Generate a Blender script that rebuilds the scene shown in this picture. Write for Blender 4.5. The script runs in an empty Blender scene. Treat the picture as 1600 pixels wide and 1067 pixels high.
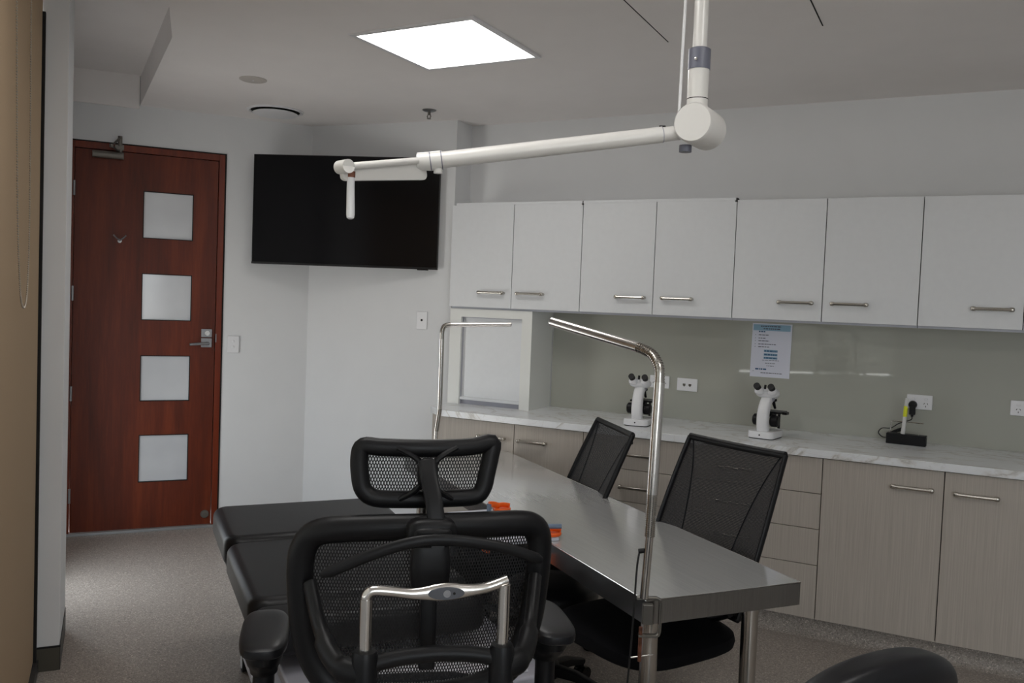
import bpy, bmesh, math, random
from mathutils import Vector, Matrix
random.seed(4)
scene = bpy.context.scene
COL = scene.collection
PI = math.pi

# ------------------------------------------------------------------ camera
YAW, PITCH, ROLL = math.radians(27.198), math.radians(2.518), math.radians(-2.2235)
fwd = Vector((-math.sin(YAW) * math.cos(PITCH), math.cos(YAW) * math.cos(PITCH), -math.sin(PITCH)))
rgt = Vector((math.cos(YAW), math.sin(YAW), 0))
dwn = fwd.cross(rgt)
c_, s_ = math.cos(ROLL), math.sin(ROLL)
r2 = c_ * rgt + s_ * dwn
d2 = -s_ * rgt + c_ * dwn
cam = bpy.data.cameras.new('camera')
cam.sensor_width = 36.0
cam.lens = 1361.86 / 1600 * 36.0
cam.clip_start = 0.05
camo = bpy.data.objects.new('camera', cam)
COL.objects.link(camo)
camo.matrix_world = Matrix(((r2.x, -d2.x, -fwd.x, 0), (r2.y, -d2.y, -fwd.y, 0), (r2.z, -d2.z, -fwd.z, 1.55), (0, 0, 0, 1)))
scene.camera = camo

# ------------------------------------------------------------------ view, sky
scene.view_settings.view_transform = 'Standard'
scene.view_settings.look = 'None'
scene.view_settings.gamma = 1.0
scene.view_settings.use_curve_mapping = False
scene.view_settings.exposure = 0.2
SKY_STRENGTH = 7.5
world = bpy.data.worlds.new('sky')
scene.world = world
world.use_nodes = True
wn = world.node_tree
wn.nodes.clear()
w_out = wn.nodes.new('ShaderNodeOutputWorld')
w_bg = wn.nodes.new('ShaderNodeBackground')
w_tc = wn.nodes.new('ShaderNodeTexCoord')
w_sp = wn.nodes.new('ShaderNodeSeparateXYZ')
w_rp = wn.nodes.new('ShaderNodeValToRGB')
w_rp.color_ramp.elements[0].position = 0.47
w_rp.color_ramp.elements[0].color = (0.95, 0.94, 0.90, 1)      # ground outside
w_rp.color_ramp.elements[1].position = 0.53
w_rp.color_ramp.elements[1].color = (0.86, 0.94, 1.0, 1)       # overcast sky
w_mr = wn.nodes.new('ShaderNodeMapRange')
w_mr.inputs[1].default_value = -1
w_mr.inputs[2].default_value = 1
wn.links.new(w_tc.outputs['Generated'], w_sp.inputs[0])
wn.links.new(w_sp.outputs[2], w_mr.inputs[0])
wn.links.new(w_mr.outputs[0], w_rp.inputs[0])
wn.links.new(w_rp.outputs[0], w_bg.inputs[0])
w_bg.inputs[1].default_value = SKY_STRENGTH
wn.links.new(w_bg.outputs[0], w_out.inputs[0])

# ------------------------------------------------------------------ frames
ROT = math.radians(51.9)            # the window and door walls stand at this angle to the cabinet wall
CV, SV = math.cos(ROT), math.sin(ROT)
def Wp(x, y, z=0.0):
    return Vector((x * CV - y * SV, x * SV + y * CV, z))

PANEL_EMIT = 7.5

# window openings in the two outside walls (x or y range in the room frame, z range)
WIN_SIDE = [(4.58, 5.20, 0.10, 1.50), (2.45, 3.72, 0.10, 2.60), (-2.40, -1.40, 0.85, 2.35), (0.45, 2.25, 0.90, 2.25)]
WIN_BACK = [(-0.25, 0.70, 0.85, 2.35)]
XW, YB, YD = -0.33, -2.6, 5.98
def portal(name, c, size_x, size_z, normal):
    l = bpy.data.lights.new(name, 'AREA')
    l.shape = 'RECTANGLE'
    l.size, l.size_y = size_x, size_z
    l.cycles.is_portal = True
    o = bpy.data.objects.new(name, l)
    COL.objects.link(o)
    o.location = c
    o.rotation_euler = Vector(normal).to_track_quat('-Z', 'Y').to_euler()
nx, ny = Wp(1, 0), Wp(0, 1)
for i, (a, b, z0, z1) in enumerate(WIN_SIDE):
    if i != 1:
        portal('window_daylight', Wp(XW - 0.13, (a + b) / 2, (z0 + z1) / 2), b - a, z1 - z0, nx)
for (a, b, z0, z1) in WIN_BACK:
    portal('window_daylight', Wp((a + b) / 2, YB - 0.13, (z0 + z1) / 2), b - a, z1 - z0, ny)

# ------------------------------------------------------------------ materials
def lin(c):
    return tuple(((v / 255) / 12.92 if v / 255 <= 0.04045 else ((v / 255 + 0.055) / 1.055) ** 2.4) for v in c) + (1.0,)
MATS = {}
class NT:
    def __init__(s, name):
        s.m = bpy.data.materials.new(name)
        s.m.use_nodes = True
        s.t = s.m.node_tree
        s.b = s.t.nodes['Principled BSDF']
        s.out = s.t.nodes['Material Output']
        MATS[name] = s.m
    def n(s, typ, **kw):
        nd = s.t.nodes.new(typ)
        for k, v in kw.items():
            setattr(nd, k, v)
        return nd
    def l(s, a, b):
        s.t.links.new(a, b)
    def math(s, op, a, b=None, c=None):
        nd = s.n('ShaderNodeMath', operation=op)
        for i, v in enumerate((a, b, c)):
            if v is None:
                continue
            if isinstance(v, (int, float)):
                nd.inputs[i].default_value = v
            else:
                s.l(v, nd.inputs[i])
        return nd.outputs[0]
    def coord(s, kind='Object', scale=(1, 1, 1)):
        tc = s.n('ShaderNodeTexCoord')
        mp = s.n('ShaderNodeMapping')
        mp.inputs['Scale'].default_value = scale
        s.l(tc.outputs[kind], mp.inputs[0])
        return mp.outputs[0]
    def noise(s, vec, scale, detail=3, rough=0.5, dist=0.0):
        nd = s.n('ShaderNodeTexNoise')
        s.l(vec, nd.inputs['Vector'])
        nd.inputs['Scale'].default_value = scale
        nd.inputs['Detail'].default_value = detail
        nd.inputs['Roughness'].default_value = rough
        nd.inputs['Distortion'].default_value = dist
        return nd.outputs[0]
    def ramp(s, fac, stops):
        nd = s.n('ShaderNodeValToRGB')
        el = nd.color_ramp.elements
        while len(el) < len(stops):
            el.new(0.5)
        for e, (p, c) in zip(el, stops):
            e.position = p
            e.color = c
        s.l(fac, nd.inputs[0])
        return nd.outputs[0]
    def bump(s, h, strength, dist=0.002):
        nd = s.n('ShaderNodeBump')
        nd.inputs['Strength'].default_value = strength
        nd.inputs['Distance'].default_value = dist
        s.l(h, nd.inputs['Height'])
        s.l(nd.outputs[0], s.b.inputs['Normal'])

def plain(name, rgb, rough=0.5, metal=0.0, spec=0.5, var=0.0, scale=6.0, bump=0.0, bscale=300.0, coat=0.0):
    k = NT(name)
    c = lin(rgb)
    k.b.inputs['Base Color'].default_value = c
    k.b.inputs['Roughness'].default_value = rough
    k.b.inputs['Metallic'].default_value = metal
    k.b.inputs['Specular IOR Level'].default_value = spec
    k.b.inputs['Coat Weight'].default_value = coat
    vec = k.coord()
    if var > 0:
        f = k.noise(vec, scale, 4)
        lo = tuple(v * (1 - var) for v in c[:3]) + (1,)
        hi = tuple(min(1, v * (1 + var)) for v in c[:3]) + (1,)
        k.l(k.ramp(f, [(0.3, lo), (0.7, hi)]), k.b.inputs['Base Color'])
    if bump > 0:
        k.bump(k.noise(vec, bscale, 2), bump, 0.001)
    return k.m

plain('wall_paint', (226, 227, 228), 0.75, var=0.01, bump=0.05, bscale=120, spec=0.25)
plain('ceiling_paint', (242, 238, 236), 0.85, var=0.01, spec=0.2)
plain('dark_gap', (14, 13, 12), 0.8)
plain('cabinet_white', (224, 226, 228), 0.42, var=0.012, scale=30)
plain('carcass_white', (224, 224, 220), 0.5)
plain('garage_white', (229, 230, 226), 0.45)
plain('plastic_white', (232, 232, 234), 0.35)
plain('enamel_white', (228, 226, 222), 0.28, coat=0.3)
plain('sleeve_grey', (112, 114, 128), 0.35)
plain('badge_grey', (92, 94, 100), 0.35, metal=0.5)
plain('brushed_nickel', (196, 192, 184), 0.27, metal=1.0)
plain('chrome', (214, 211, 207), 0.2, metal=1.0)
plain('steel_tube', (186, 182, 176), 0.2, metal=1.0, var=0.04)
plain('rusty_steel', (128, 84, 66), 0.6, metal=0.5, var=0.4, scale=60)
plain('satin_silver', (150, 150, 152), 0.35, metal=0.9)
plain('closer_grey', (118, 114, 108), 0.42, metal=0.7)
plain('black_plastic', (17, 17, 19), 0.42, spec=0.28, bump=0.08, bscale=900)
plain('black_gloss', (14, 14, 16), 0.22)
plain('black_rubber', (24, 24, 25), 0.65)
plain('black_fabric', (17, 18, 22), 0.9, bump=0.3, bscale=700, spec=0.2)
plain('black_vinyl', (23, 23, 26), 0.38, spec=0.32, bump=0.12, bscale=500, var=0.05)
plain('tv_bezel', (16, 16, 18), 0.35)
plain('orange_plastic', (240, 98, 22), 0.38)
plain('couch_white', (205, 205, 212), 0.35)
plain('couch_grey', (168, 168, 178), 0.4)
plain('tray_grey', (188, 190, 200), 0.35)
plain('paper_white', (226, 228, 240), 0.8)
plain('print_blue', (150, 184, 205), 0.8)
plain('print_navy', (70, 104, 140), 0.8)
plain('print_text', (95, 98, 112), 0.8)
plain('marker_yellow', (222, 226, 40), 0.45)
plain('marker_white', (214, 214, 212), 0.4)
plain('blue_grey', (104, 120, 142), 0.4)
plain('baseboard_brown', (74, 70, 60), 0.5, var=0.1, scale=3)
plain('baseboard_dark', (44, 43, 44), 0.45)
plain('aluminium', (170, 172, 174), 0.4, metal=0.8)
plain('bead_chain', (190, 182, 170), 0.35, metal=0.7)
plain('liner_dark', (30, 33, 38), 0.3, bump=0.5, bscale=40)
plain('speaker_disc', (196, 190, 184), 0.8)

# TV screen
k = NT('tv_screen')
k.b.inputs['Base Color'].default_value = (0.004, 0.004, 0.005, 1)
k.b.inputs['Roughness'].default_value = 0.16
k.b.inputs['Specular IOR Level'].default_value = 0.35
# splashback glass
k = NT('splash_glass')
k.b.inputs['Base Color'].default_value = lin((172, 173, 163))
k.b.inputs['Roughness'].default_value = 0.03
k.b.inputs['Specular IOR Level'].default_value = 0.5
vec = k.coord()
k.bump(k.noise(vec, 1.2, 1), 0.02, 0.01)
# frosted pane
k = NT('frosted_glass')
k.b.inputs['Base Color'].default_value = lin((208, 210, 214))
k.b.inputs['Roughness'].default_value = 0.12
vec = k.coord()
k.l(k.ramp(k.noise(vec, 3.0, 2), [(0.3, lin((200, 202, 206))), (0.7, lin((214, 216, 219)))]), k.b.inputs['Base Color'])
# clear window glass
k = NT('window_glass')
tr = k.n('ShaderNodeBsdfTransparent')
gl = k.n('ShaderNodeBsdfGlossy')
gl.inputs['Roughness'].default_value = 0.02
mx = k.n('ShaderNodeMixShader')
mx.inputs[0].default_value = 0.06
k.l(tr.outputs[0], mx.inputs[1]); k.l(gl.outputs[0], mx.inputs[2]); k.l(mx.outputs[0], k.out.inputs[0])
# floor vinyl with flecks
def floor_mat(name, base, dark):
    k = NT(name)
    vec = k.coord()
    n1 = k.noise(vec, 90, 3, 0.6)
    v1 = k.n('ShaderNodeTexVoronoi'); k.l(vec, v1.inputs['Vector']); v1.inputs['Scale'].default_value = 240
    v2 = k.n('ShaderNodeTexVoronoi'); k.l(vec, v2.inputs['Vector']); v2.inputs['Scale'].default_value = 120
    sp = k.n('ShaderNodeSeparateColor'); k.l(v1.outputs['Color'], sp.inputs[0])
    sp2 = k.n('ShaderNodeSeparateColor'); k.l(v2.outputs['Color'], sp2.inputs[0])
    c1 = k.ramp(sp.outputs[0], [(0.0, lin(tuple(v * 0.78 for v in base))), (0.5, lin(base)), (0.9, lin(base)), (1.0, lin(tuple(min(255, v * 1.3) for v in base)))])
    fl = k.math('GREATER_THAN', sp2.outputs[1], 0.97)
    near = k.math('LESS_THAN', v2.outputs['Distance'], 0.3)
    f = k.math('MULTIPLY', fl, near)
    mix = k.n('ShaderNodeMix', data_type='RGBA')
    k.l(f, mix.inputs[0]); k.l(c1, mix.inputs[6]); mix.inputs[7].default_value = lin((205, 200, 190))
    mix2 = k.n('ShaderNodeMix', data_type='RGBA', blend_type='MULTIPLY')
    mix2.inputs[0].default_value = 1.0
    k.l(mix.outputs[2], mix2.inputs[6])
    k.l(k.ramp(n1, [(0.35, (0.82, 0.82, 0.82, 1)), (0.65, (1.1, 1.1, 1.1, 1))]), mix2.inputs[7])
    k.l(mix2.outputs[2], k.b.inputs['Base Color'])
    k.b.inputs['Roughness'].default_value = 0.42
    k.b.inputs['Specular IOR Level'].default_value = 0.4
    k.bump(n1, 0.05, 0.001)
floor_mat('floor_vinyl', (162, 153, 145), 0)
# door timber
def wood(name, dark, mid, light, axis_scale=(1, 1, 1), rough=0.35):
    k = NT(name)
    vec = k.coord('Object', axis_scale)
    n1 = k.noise(vec, 3.2, 5, 0.55, 0.3)
    n2 = k.noise(vec, 26, 3, 0.6)
    f = k.math('ADD', k.math('MULTIPLY', n1, 0.75), k.math('MULTIPLY', n2, 0.25))
    k.l(k.ramp(f, [(0.32, lin(dark)), (0.5, lin(mid)), (0.68, lin(light))]), k.b.inputs['Base Color'])
    k.b.inputs['Roughness'].default_value = rough
    k.b.inputs['Specular IOR Level'].default_value = 0.3
    k.b.inputs['Coat Weight'].default_value = 0.06
    k.b.inputs['Coat Roughness'].default_value = 0.35
wood('door_timber', (74, 27, 10), (96, 36, 14), (118, 50, 21), (3.0, 3.0, 0.25), 0.45)
wood('frame_timber', (88, 32, 13), (106, 40, 17), (124, 50, 22), (6.0, 6.0, 0.3), 0.36)
# beige laminate with fine vertical grain
k = NT('laminate_beige')
vec = k.coord('Object', (60, 60, 0.9))
n1 = k.noise(vec, 3.0, 4, 0.6)
k.l(k.ramp(n1, [(0.3, lin((170, 161, 151))), (0.7, lin((187, 179, 169)))]), k.b.inputs['Base Color'])
k.b.inputs['Roughness'].default_value = 0.5
k.bump(n1, 0.06, 0.001)
# marble worktop
k = NT('marble_top')
vec = k.coord('Object', (1.0, 1.9, 1.0))
w1 = k.noise(vec, 1.6, 6, 0.55, 1.8)
band = k.math('ABSOLUTE', k.math('SUBTRACT', w1, 0.5))
w2 = k.noise(vec, 4.5, 5, 0.6, 1.2)
band2 = k.math('ABSOLUTE', k.math('SUBTRACT', w2, 0.52))
c1 = k.ramp(band, [(0.0, lin((196, 194, 190))), (0.010, lin((222, 221, 219))), (0.03, lin((234, 236, 238)))])
c2 = k.ramp(band2, [(0.0, lin((214, 208, 200))), (0.02, (1, 1, 1, 1))])
mix = k.n('ShaderNodeMix', data_type='RGBA', blend_type='MULTIPLY')
mix.inputs[0].default_value = 0.22
k.l(c1, mix.inputs[6]); k.l(c2, mix.inputs[7]); k.l(mix.outputs[2], k.b.inputs['Base Color'])
k.b.inputs['Roughness'].default_value = 0.28
# stainless table top: brushed, smeared
def stainless(name, rough, lo=148, hi=172, metal=1.0):
    k = NT(name)
    vec = k.coord('Object', (60, 1.2, 1.2))
    n1 = k.noise(vec, 4, 3)
    vec2 = k.coord('Object', (1, 1, 1))
    n2 = k.noise(vec2, 5, 4, 0.6, 1.0)
    k.l(k.ramp(n1, [(0.3, lin((lo, lo, lo))), (0.7, lin((hi, hi, hi - 1)))]), k.b.inputs['Base Color'])
    k.b.inputs['Metallic'].default_value = metal
    r = k.ramp(n2, [(0.3, (rough * 0.9,) * 3 + (1,)), (0.7, (rough * 1.1,) * 3 + (1,))])
    k.l(r, k.b.inputs['Roughness'])
stainless('table_steel', 0.17, 212, 222, 0.60)
stainless('apron_steel', 0.25, 140, 150)
# roller blind
k = NT('blind_fabric')
vec = k.coord('Object', (400, 400, 400))
n1 = k.noise(vec, 1.0, 2)
k.l(k.ramp(n1, [(0.3, lin((166, 143, 116))), (0.7, lin((178, 155, 128)))]), k.b.inputs['Base Color'])
k.b.inputs['Roughness'].default_value = 0.85
k.b.inputs['Specular IOR Level'].default_value = 0.2
# sheer blind: lets a share of the daylight through
k = NT('sheer_fabric')
k.b.inputs['Base Color'].default_value = lin((214, 210, 200))
k.b.inputs['Roughness'].default_value = 0.9
tl_ = k.n('ShaderNodeBsdfTranslucent')
tl_.inputs[0].default_value = lin((190, 190, 188))
mx = k.n('ShaderNodeMixShader')
mx.inputs[0].default_value = 0.45
k.l(k.b.outputs[0], mx.inputs[1]); k.l(tl_.outputs[0], mx.inputs[2]); k.l(mx.outputs[0], k.out.inputs[0])
# ceiling panel emitter
k = NT('light_diffuser')
em = k.n('ShaderNodeEmission')
em.inputs[0].default_value = (1.0, 0.98, 0.95, 1)
em.inputs[1].default_value = PANEL_EMIT
k.l(em.outputs[0], k.out.inputs[0])
# open weave of the headrest and backrest (UV in metres)
def weave(name, px, pz, a, b, rgb):
    k = NT(name)
    k.b.inputs['Base Color'].default_value = lin(rgb)
    k.b.inputs['Roughness'].default_value = 0.55
    uv = k.n('ShaderNodeUVMap')
    sp = k.n('ShaderNodeSeparateXYZ')
    k.l(uv.outputs[0], sp.inputs[0])
    row = k.math('MULTIPLY', sp.outputs[1], 1 / pz)
    rid = k.math('FLOOR', row)
    sh = k.math('MULTIPLY', k.math('MODULO', rid, 2.0), 0.5)
    cx = k.math('ADD', k.math('MULTIPLY', sp.outputs[0], 1 / px), sh)
    fx = k.math('ABSOLUTE', k.math('SUBTRACT', k.math('FRACT', cx), 0.5))
    fz = k.math('ABSOLUTE', k.math('SUBTRACT', k.math('FRACT', row), 0.5))
    d = k.math('ADD', k.math('MULTIPLY', fx, 1 / a), k.math('MULTIPLY', fz, 1 / b))
    hole = k.math('LESS_THAN', d, 1.0)
    tr = k.n('ShaderNodeBsdfTransparent')
    mx = k.n('ShaderNodeMixShader')
    k.l(hole, mx.inputs[0]); k.l(k.b.outputs[0], mx.inputs[1]); k.l(tr.outputs[0], mx.inputs[2])
    k.l(mx.outputs[0], k.out.inputs[0])
weave('coarse_weave', 0.0060, 0.0072, 0.30, 0.58, (20, 20, 22))
def fine_net(name, p, cover, rgb):
    k = NT(name)
    k.b.inputs['Base Color'].default_value = lin(rgb)
    k.b.inputs['Roughness'].default_value = 0.6
    uv = k.n('ShaderNodeUVMap')
    sp = k.n('ShaderNodeSeparateXYZ')
    k.l(uv.outputs[0], sp.inputs[0])
    fz = k.math('FRACT', k.math('MULTIPLY', sp.outputs[1], 1 / p))
    fx = k.math('FRACT', k.math('MULTIPLY', sp.outputs[0], 1 / (p * 0.6)))
    hole = k.math('MULTIPLY', k.math('GREATER_THAN', fz, cover), k.math('GREATER_THAN', fx, 0.45))
    tr = k.n('ShaderNodeBsdfTransparent')
    mx = k.n('ShaderNodeMixShader')
    k.l(hole, mx.inputs[0]); k.l(k.b.outputs[0], mx.inputs[1]); k.l(tr.outputs[0], mx.inputs[2])
    k.l(mx.outputs[0], k.out.inputs[0])
fine_net('fine_net', 0.0050, 0.86, (19, 19, 22))
fine_net('side_net', 0.004, 0.9, (18, 18, 22))

# ------------------------------------------------------------------ mesh kit
class MB:
    def __init__(s):
        s.v, s.f, s.uv = [], [], {}
    def add(s, vs, fs):
        o = len(s.v)
        s.v += [tuple(v) for v in vs]
        s.f += [tuple(i + o for i in f) for f in fs]
        return s
    def box(s, x0, x1, y0, y1, z0, z1):
        return s.add([(x0, y0, z0), (x1, y0, z0), (x1, y1, z0), (x0, y1, z0), (x0, y0, z1), (x1, y0, z1), (x1, y1, z1), (x0, y1, z1)],
                     [(0, 3, 2, 1), (4, 5, 6, 7), (0, 1, 5, 4), (1, 2, 6, 5), (2, 3, 7, 6), (3, 0, 4, 7)])
    def prism(s, poly, z0, z1):
        n = len(poly)
        area = sum(poly[i][0] * poly[(i + 1) % n][1] - poly[(i + 1) % n][0] * poly[i][1] for i in range(n))
        if area < 0:
            poly = poly[::-1]
        vs = [(p[0], p[1], z0) for p in poly] + [(p[0], p[1], z1) for p in poly]
        fs = [tuple(range(n - 1, -1, -1)), tuple(range(n, 2 * n))] + [(i, (i + 1) % n, n + (i + 1) % n, n + i) for i in range(n)]
        return s.add(vs, fs)
    def tube(s, path, r, n=12, closed=False, rb=None, up=(0, 0, 1), caps=True, power=1.0):
        """sweep an ellipse (r across, rb along 'up') along a path; r may be a list"""
        P = [Vector(p) for p in path]
        m = len(P)
        R1 = r if isinstance(r, (list, tuple)) else [r] * m
        R2 = R1 if rb is None else (rb if isinstance(rb, (list, tuple)) else [rb] * m)
        up = Vector(up)
        vs = []
        prev = None
        for i in range(m):
            if closed:
                t = P[(i + 1) % m] - P[i - 1]
            else:
                t = P[min(i + 1, m - 1)] - P[max(i - 1, 0)]
            t.normalize()
            if prev is None:
                a = t.cross(up)
                if a.length < 1e-4:
                    a = t.cross(Vector((0, 1, 0)))
                a.normalize()
            else:
                a = prev - t * prev.dot(t)
                if rb is not None:
                    q = t.cross(up)
                    if q.length > 0.2:
                        q.normalize()
                        a = q if q.dot(prev) > 0 else -q
                a.normalize()
            prev = a
            b = a.cross(t)
            for j in range(n):
                th = 2 * PI * j / n
                ca, sa = math.cos(th), math.sin(th)
                if power != 1.0:
                    ca = math.copysign(abs(ca) ** power, ca); sa = math.copysign(abs(sa) ** power, sa)
                vs.append(P[i] + a * (R1[i] * ca) + b * (R2[i] * sa))
        fs = []
        for i in range(m if closed else m - 1):
            k0, k1 = i * n, ((i + 1) % m) * n
            for j in range(n):
                fs.append((k0 + j, k0 + (j + 1) % n, k1 + (j + 1) % n, k1 + j))
        if not closed and caps:
            fs.append(tuple(range(n - 1, -1, -1)))
            fs.append(tuple(range((m - 1) * n, m * n)))
        return s.add(vs, fs)
    def cyl(s, p0, p1, r0, r1=None, n=16):
        return s.tube([p0, p1], [r0, r0 if r1 is None else r1], n)
    def lathe(s, prof, n=24, o=(0, 0, 0), axis='z'):
        vs = []
        for (r, h) in prof:
            for j in range(n):
                th = 2 * PI * j / n
                p = (r * math.cos(th), r * math.sin(th), h)
                if axis == 'y':
                    p = (p[0], p[2], p[1])
                if axis == 'x':
                    p = (p[2], p[0], p[1])
                vs.append((p[0] + o[0], p[1] + o[1], p[2] + o[2]))
        fs = []
        m = len(prof)
        for i in range(m - 1):
            for j in range(n):
                fs.append((i * n + j, i * n + (j + 1) % n, (i + 1) * n + (j + 1) % n, (i + 1) * n + j))
        fs.append(tuple(range(n - 1, -1, -1)))
        fs.append(tuple(range((m - 1) * n, m * n)))
        return s.add(vs, fs)
    def pad(s, c, h, e=0.35, ez=0.6, nu=40, nv=16):
        """soft cushion: superellipsoid with half sizes h"""
        vs, fs = [], []
        sg = lambda x, p: math.copysign(abs(x) ** p, x)
        for i in range(1, nv):
            ph = -PI / 2 + PI * i / nv
            for j in range(nu):
                th = 2 * PI * j / nu
                vs.append((c[0] + h[0] * sg(math.cos(ph), ez) * sg(math.cos(th), e), c[1] + h[1] * sg(math.cos(ph), ez) * sg(math.sin(th), e), c[2] + h[2] * sg(math.sin(ph), ez)))
        vs += [(c[0], c[1], c[2] - h[2]), (c[0], c[1], c[2] + h[2])]
        q = (nv - 1) * nu
        for i in range(nv - 2):
            for j in range(nu):
                fs.append((i * nu + j, i * nu + (j + 1) % nu, (i + 1) * nu + (j + 1) % nu, (i + 1) * nu + j))
        for j in range(nu):
            fs.append((q, (j + 1) % nu, j))
            fs.append((q + 1, (nv - 2) * nu + j, (nv - 2) * nu + (j + 1) % nu))
        return s.add(vs, fs)
    def surf(s, fn, nu, nv, uvfn=None):
        o = len(s.v)
        for j in range(nv + 1):
            for i in range(nu + 1):
                p = fn(i / nu, j / nv)
                s.v.append(tuple(p))
                s.uv[len(s.v) - 1] = uvfn(i / nu, j / nv) if uvfn else (p[0], p[2])
        for j in range(nv):
            for i in range(nu):
                k0 = o + j * (nu + 1) + i
                s.f.append((k0, k0 + 1, k0 + nu + 2, k0 + nu + 1))
        return s
    def xform(s, M):
        s.v = [tuple(M @ Vector(v)) for v in s.v]
        return s
    def mesh(s, name, mat, smooth=35):
        me = bpy.data.meshes.new(name)
        me.from_pydata(s.v, [], s.f)
        me.materials.append(MATS[mat])
        if s.uv:
            ul = me.uv_layers.new(name='UVMap')
            for lp in me.loops:
                ul.data[lp.index].uv = s.uv.get(lp.vertex_index, (0, 0))
        else:
            bm = bmesh.new(); bm.from_mesh(me)
            bmesh.ops.recalc_face_normals(bm, faces=bm.faces)
            bm.to_mesh(me); bm.free()
        me.shade_smooth()
        if smooth is not None:
            me.set_sharp_from_angle(angle=math.radians(smooth))
        me.update()
        return me
    def build(s, name, mat, parent=None, bevel=0, seg=2, smooth=35, loc=None, rz=None):
        return place(name, s.mesh(name, mat, smooth), parent, bevel, seg, loc, rz)
def place(name, me, parent=None, bevel=0, seg=2, loc=None, rz=None):
    o = bpy.data.objects.new(name, me)
    COL.objects.link(o)
    if parent:
        o.parent = parent
    if loc is not None:
        o.location = loc
    if rz is not None:
        o.rotation_euler = (0, 0, rz)
    if bevel:
        b = o.modifiers.new('edge', 'BEVEL')
        b.width = bevel; b.segments = seg; b.limit_method = 'ANGLE'; b.angle_limit = math.radians(40)
        b.harden_normals = True
    return o
def tag(o, label, cat, group=None):
    o['label'] = label; o['category'] = cat
    if group:
        o['group'] = group
    return o
def thing(name, label, cat, loc=(0, 0, 0), rz=0.0, group=None):
    o = bpy.data.objects.new(name, None)
    o.empty_display_size = 0.1
    COL.objects.link(o)
    o.location = loc
    o.rotation_euler = (0, 0, rz)
    return tag(o, label, cat, group)
def struct(o):
    o['kind'] = 'structure'
    return o
def sempty(name, loc, rz=0.0):
    o = bpy.data.objects.new(name, None)
    COL.objects.link(o)
    o.location = loc; o.rotation_euler = (0, 0, rz)
    return struct(o)
def copy_tree(o, parent=None):
    c = o.copy(); COL.objects.link(c); c.parent = parent
    for ch in list(o.children):
        copy_tree(ch, c)
    return c
def arc(c, r, a0, a1, n, plane='xz', y=0):
    out = []
    for i in range(n + 1):
        a = a0 + (a1 - a0) * i / n
        out.append((c[0] + r * math.cos(a), y, c[1] + r * math.sin(a)) if plane == 'xz' else (c[0] + r * math.cos(a), c[1] + r * math.sin(a), y))
    return out
def rrect(x0, x1, y0, y1, r, n=6):
    pts = []
    for (cx, cy, a) in ((x1 - r, y1 - r, 0), (x0 + r, y1 - r, PI / 2), (x0 + r, y0 + r, PI), (x1 - r, y0 + r, 1.5 * PI)):
        for i in range(n + 1):
            t = a + (PI / 2) * i / n
            pts.append((cx + r * math.cos(t), cy + r * math.sin(t)))
    return pts
def smooth_path(pts, n=8, closed=False):
    """Catmull-Rom through points"""
    P = [Vector(p) for p in pts]
    m = len(P)
    out = []
    for i in range(m if closed else m - 1):
        p0 = P[(i - 1) % m] if closed or i > 0 else P[0] * 2 - P[1]
        p1, p2 = P[i], P[(i + 1) % m]
        p3 = P[(i + 2) % m] if closed or i + 2 < m else P[m - 1] * 2 - P[m - 2]
        for j in range(n):
            t = j / n
            out.append(0.5 * ((2 * p1) + (p2 - p0) * t + (2 * p0 - 5 * p1 + 4 * p2 - p3) * t * t + (3 * p1 - p0 - 3 * p2 + p3) * t ** 3))
    if not closed:
        out.append(P[-1])
    return out

# ================================================================== THE ROOM
CEIL, COF, BK = 2.69, 2.87, 4.95
A = Vector((-3.962, 4.648, 0)); B = Vector((-2.894, 4.762, 0)); Cc = Vector((-2.894, BK, 0)); D = Vector((3.5, BK, 0))
ex = (3.5 - Wp(0, YB).x) / CV
E_ = Wp(ex, YB); F_ = Wp(XW, YB); G_ = Wp(XW, YD)
room = [A, B, Cc, D, E_, F_, G_]
struct(MB().prism([(p.x, p.y) for p in room], -0.06, 0.0).build('floor', 'floor_vinyl'))
cz = [(-0.55, 2.2), (0.054, 2.2), (0.12, 3.0), (0.182, 3.756), (0.226, 4.292), (0.133, 6.08)]
cpoly = [A + Vector((0, 0.1, 0)), B + Vector((0, 0.1, 0)), Cc + Vector((0, 0.1, 0)), D + Vector((0.1, 0.1, 0)), E_ + Wp(0.2, -0.1), Wp(XW - 0.22, YB - 0.1)] + [Wp(*q) for q in cz]
ceil = struct(MB().prism([(p.x, p.y) for p in cpoly], CEIL, COF).build('ceiling', 'ceiling_paint'))
lid = [Wp(-0.55, 2.15), Wp(0.35, 2.15), Wp(0.35, 6.1), Wp(-0.55, 6.1)]
MB().prism([(p.x, p.y) for p in lid], COF, COF + 0.06).build('raised_coffer', 'ceiling_paint', ceil)

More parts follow.
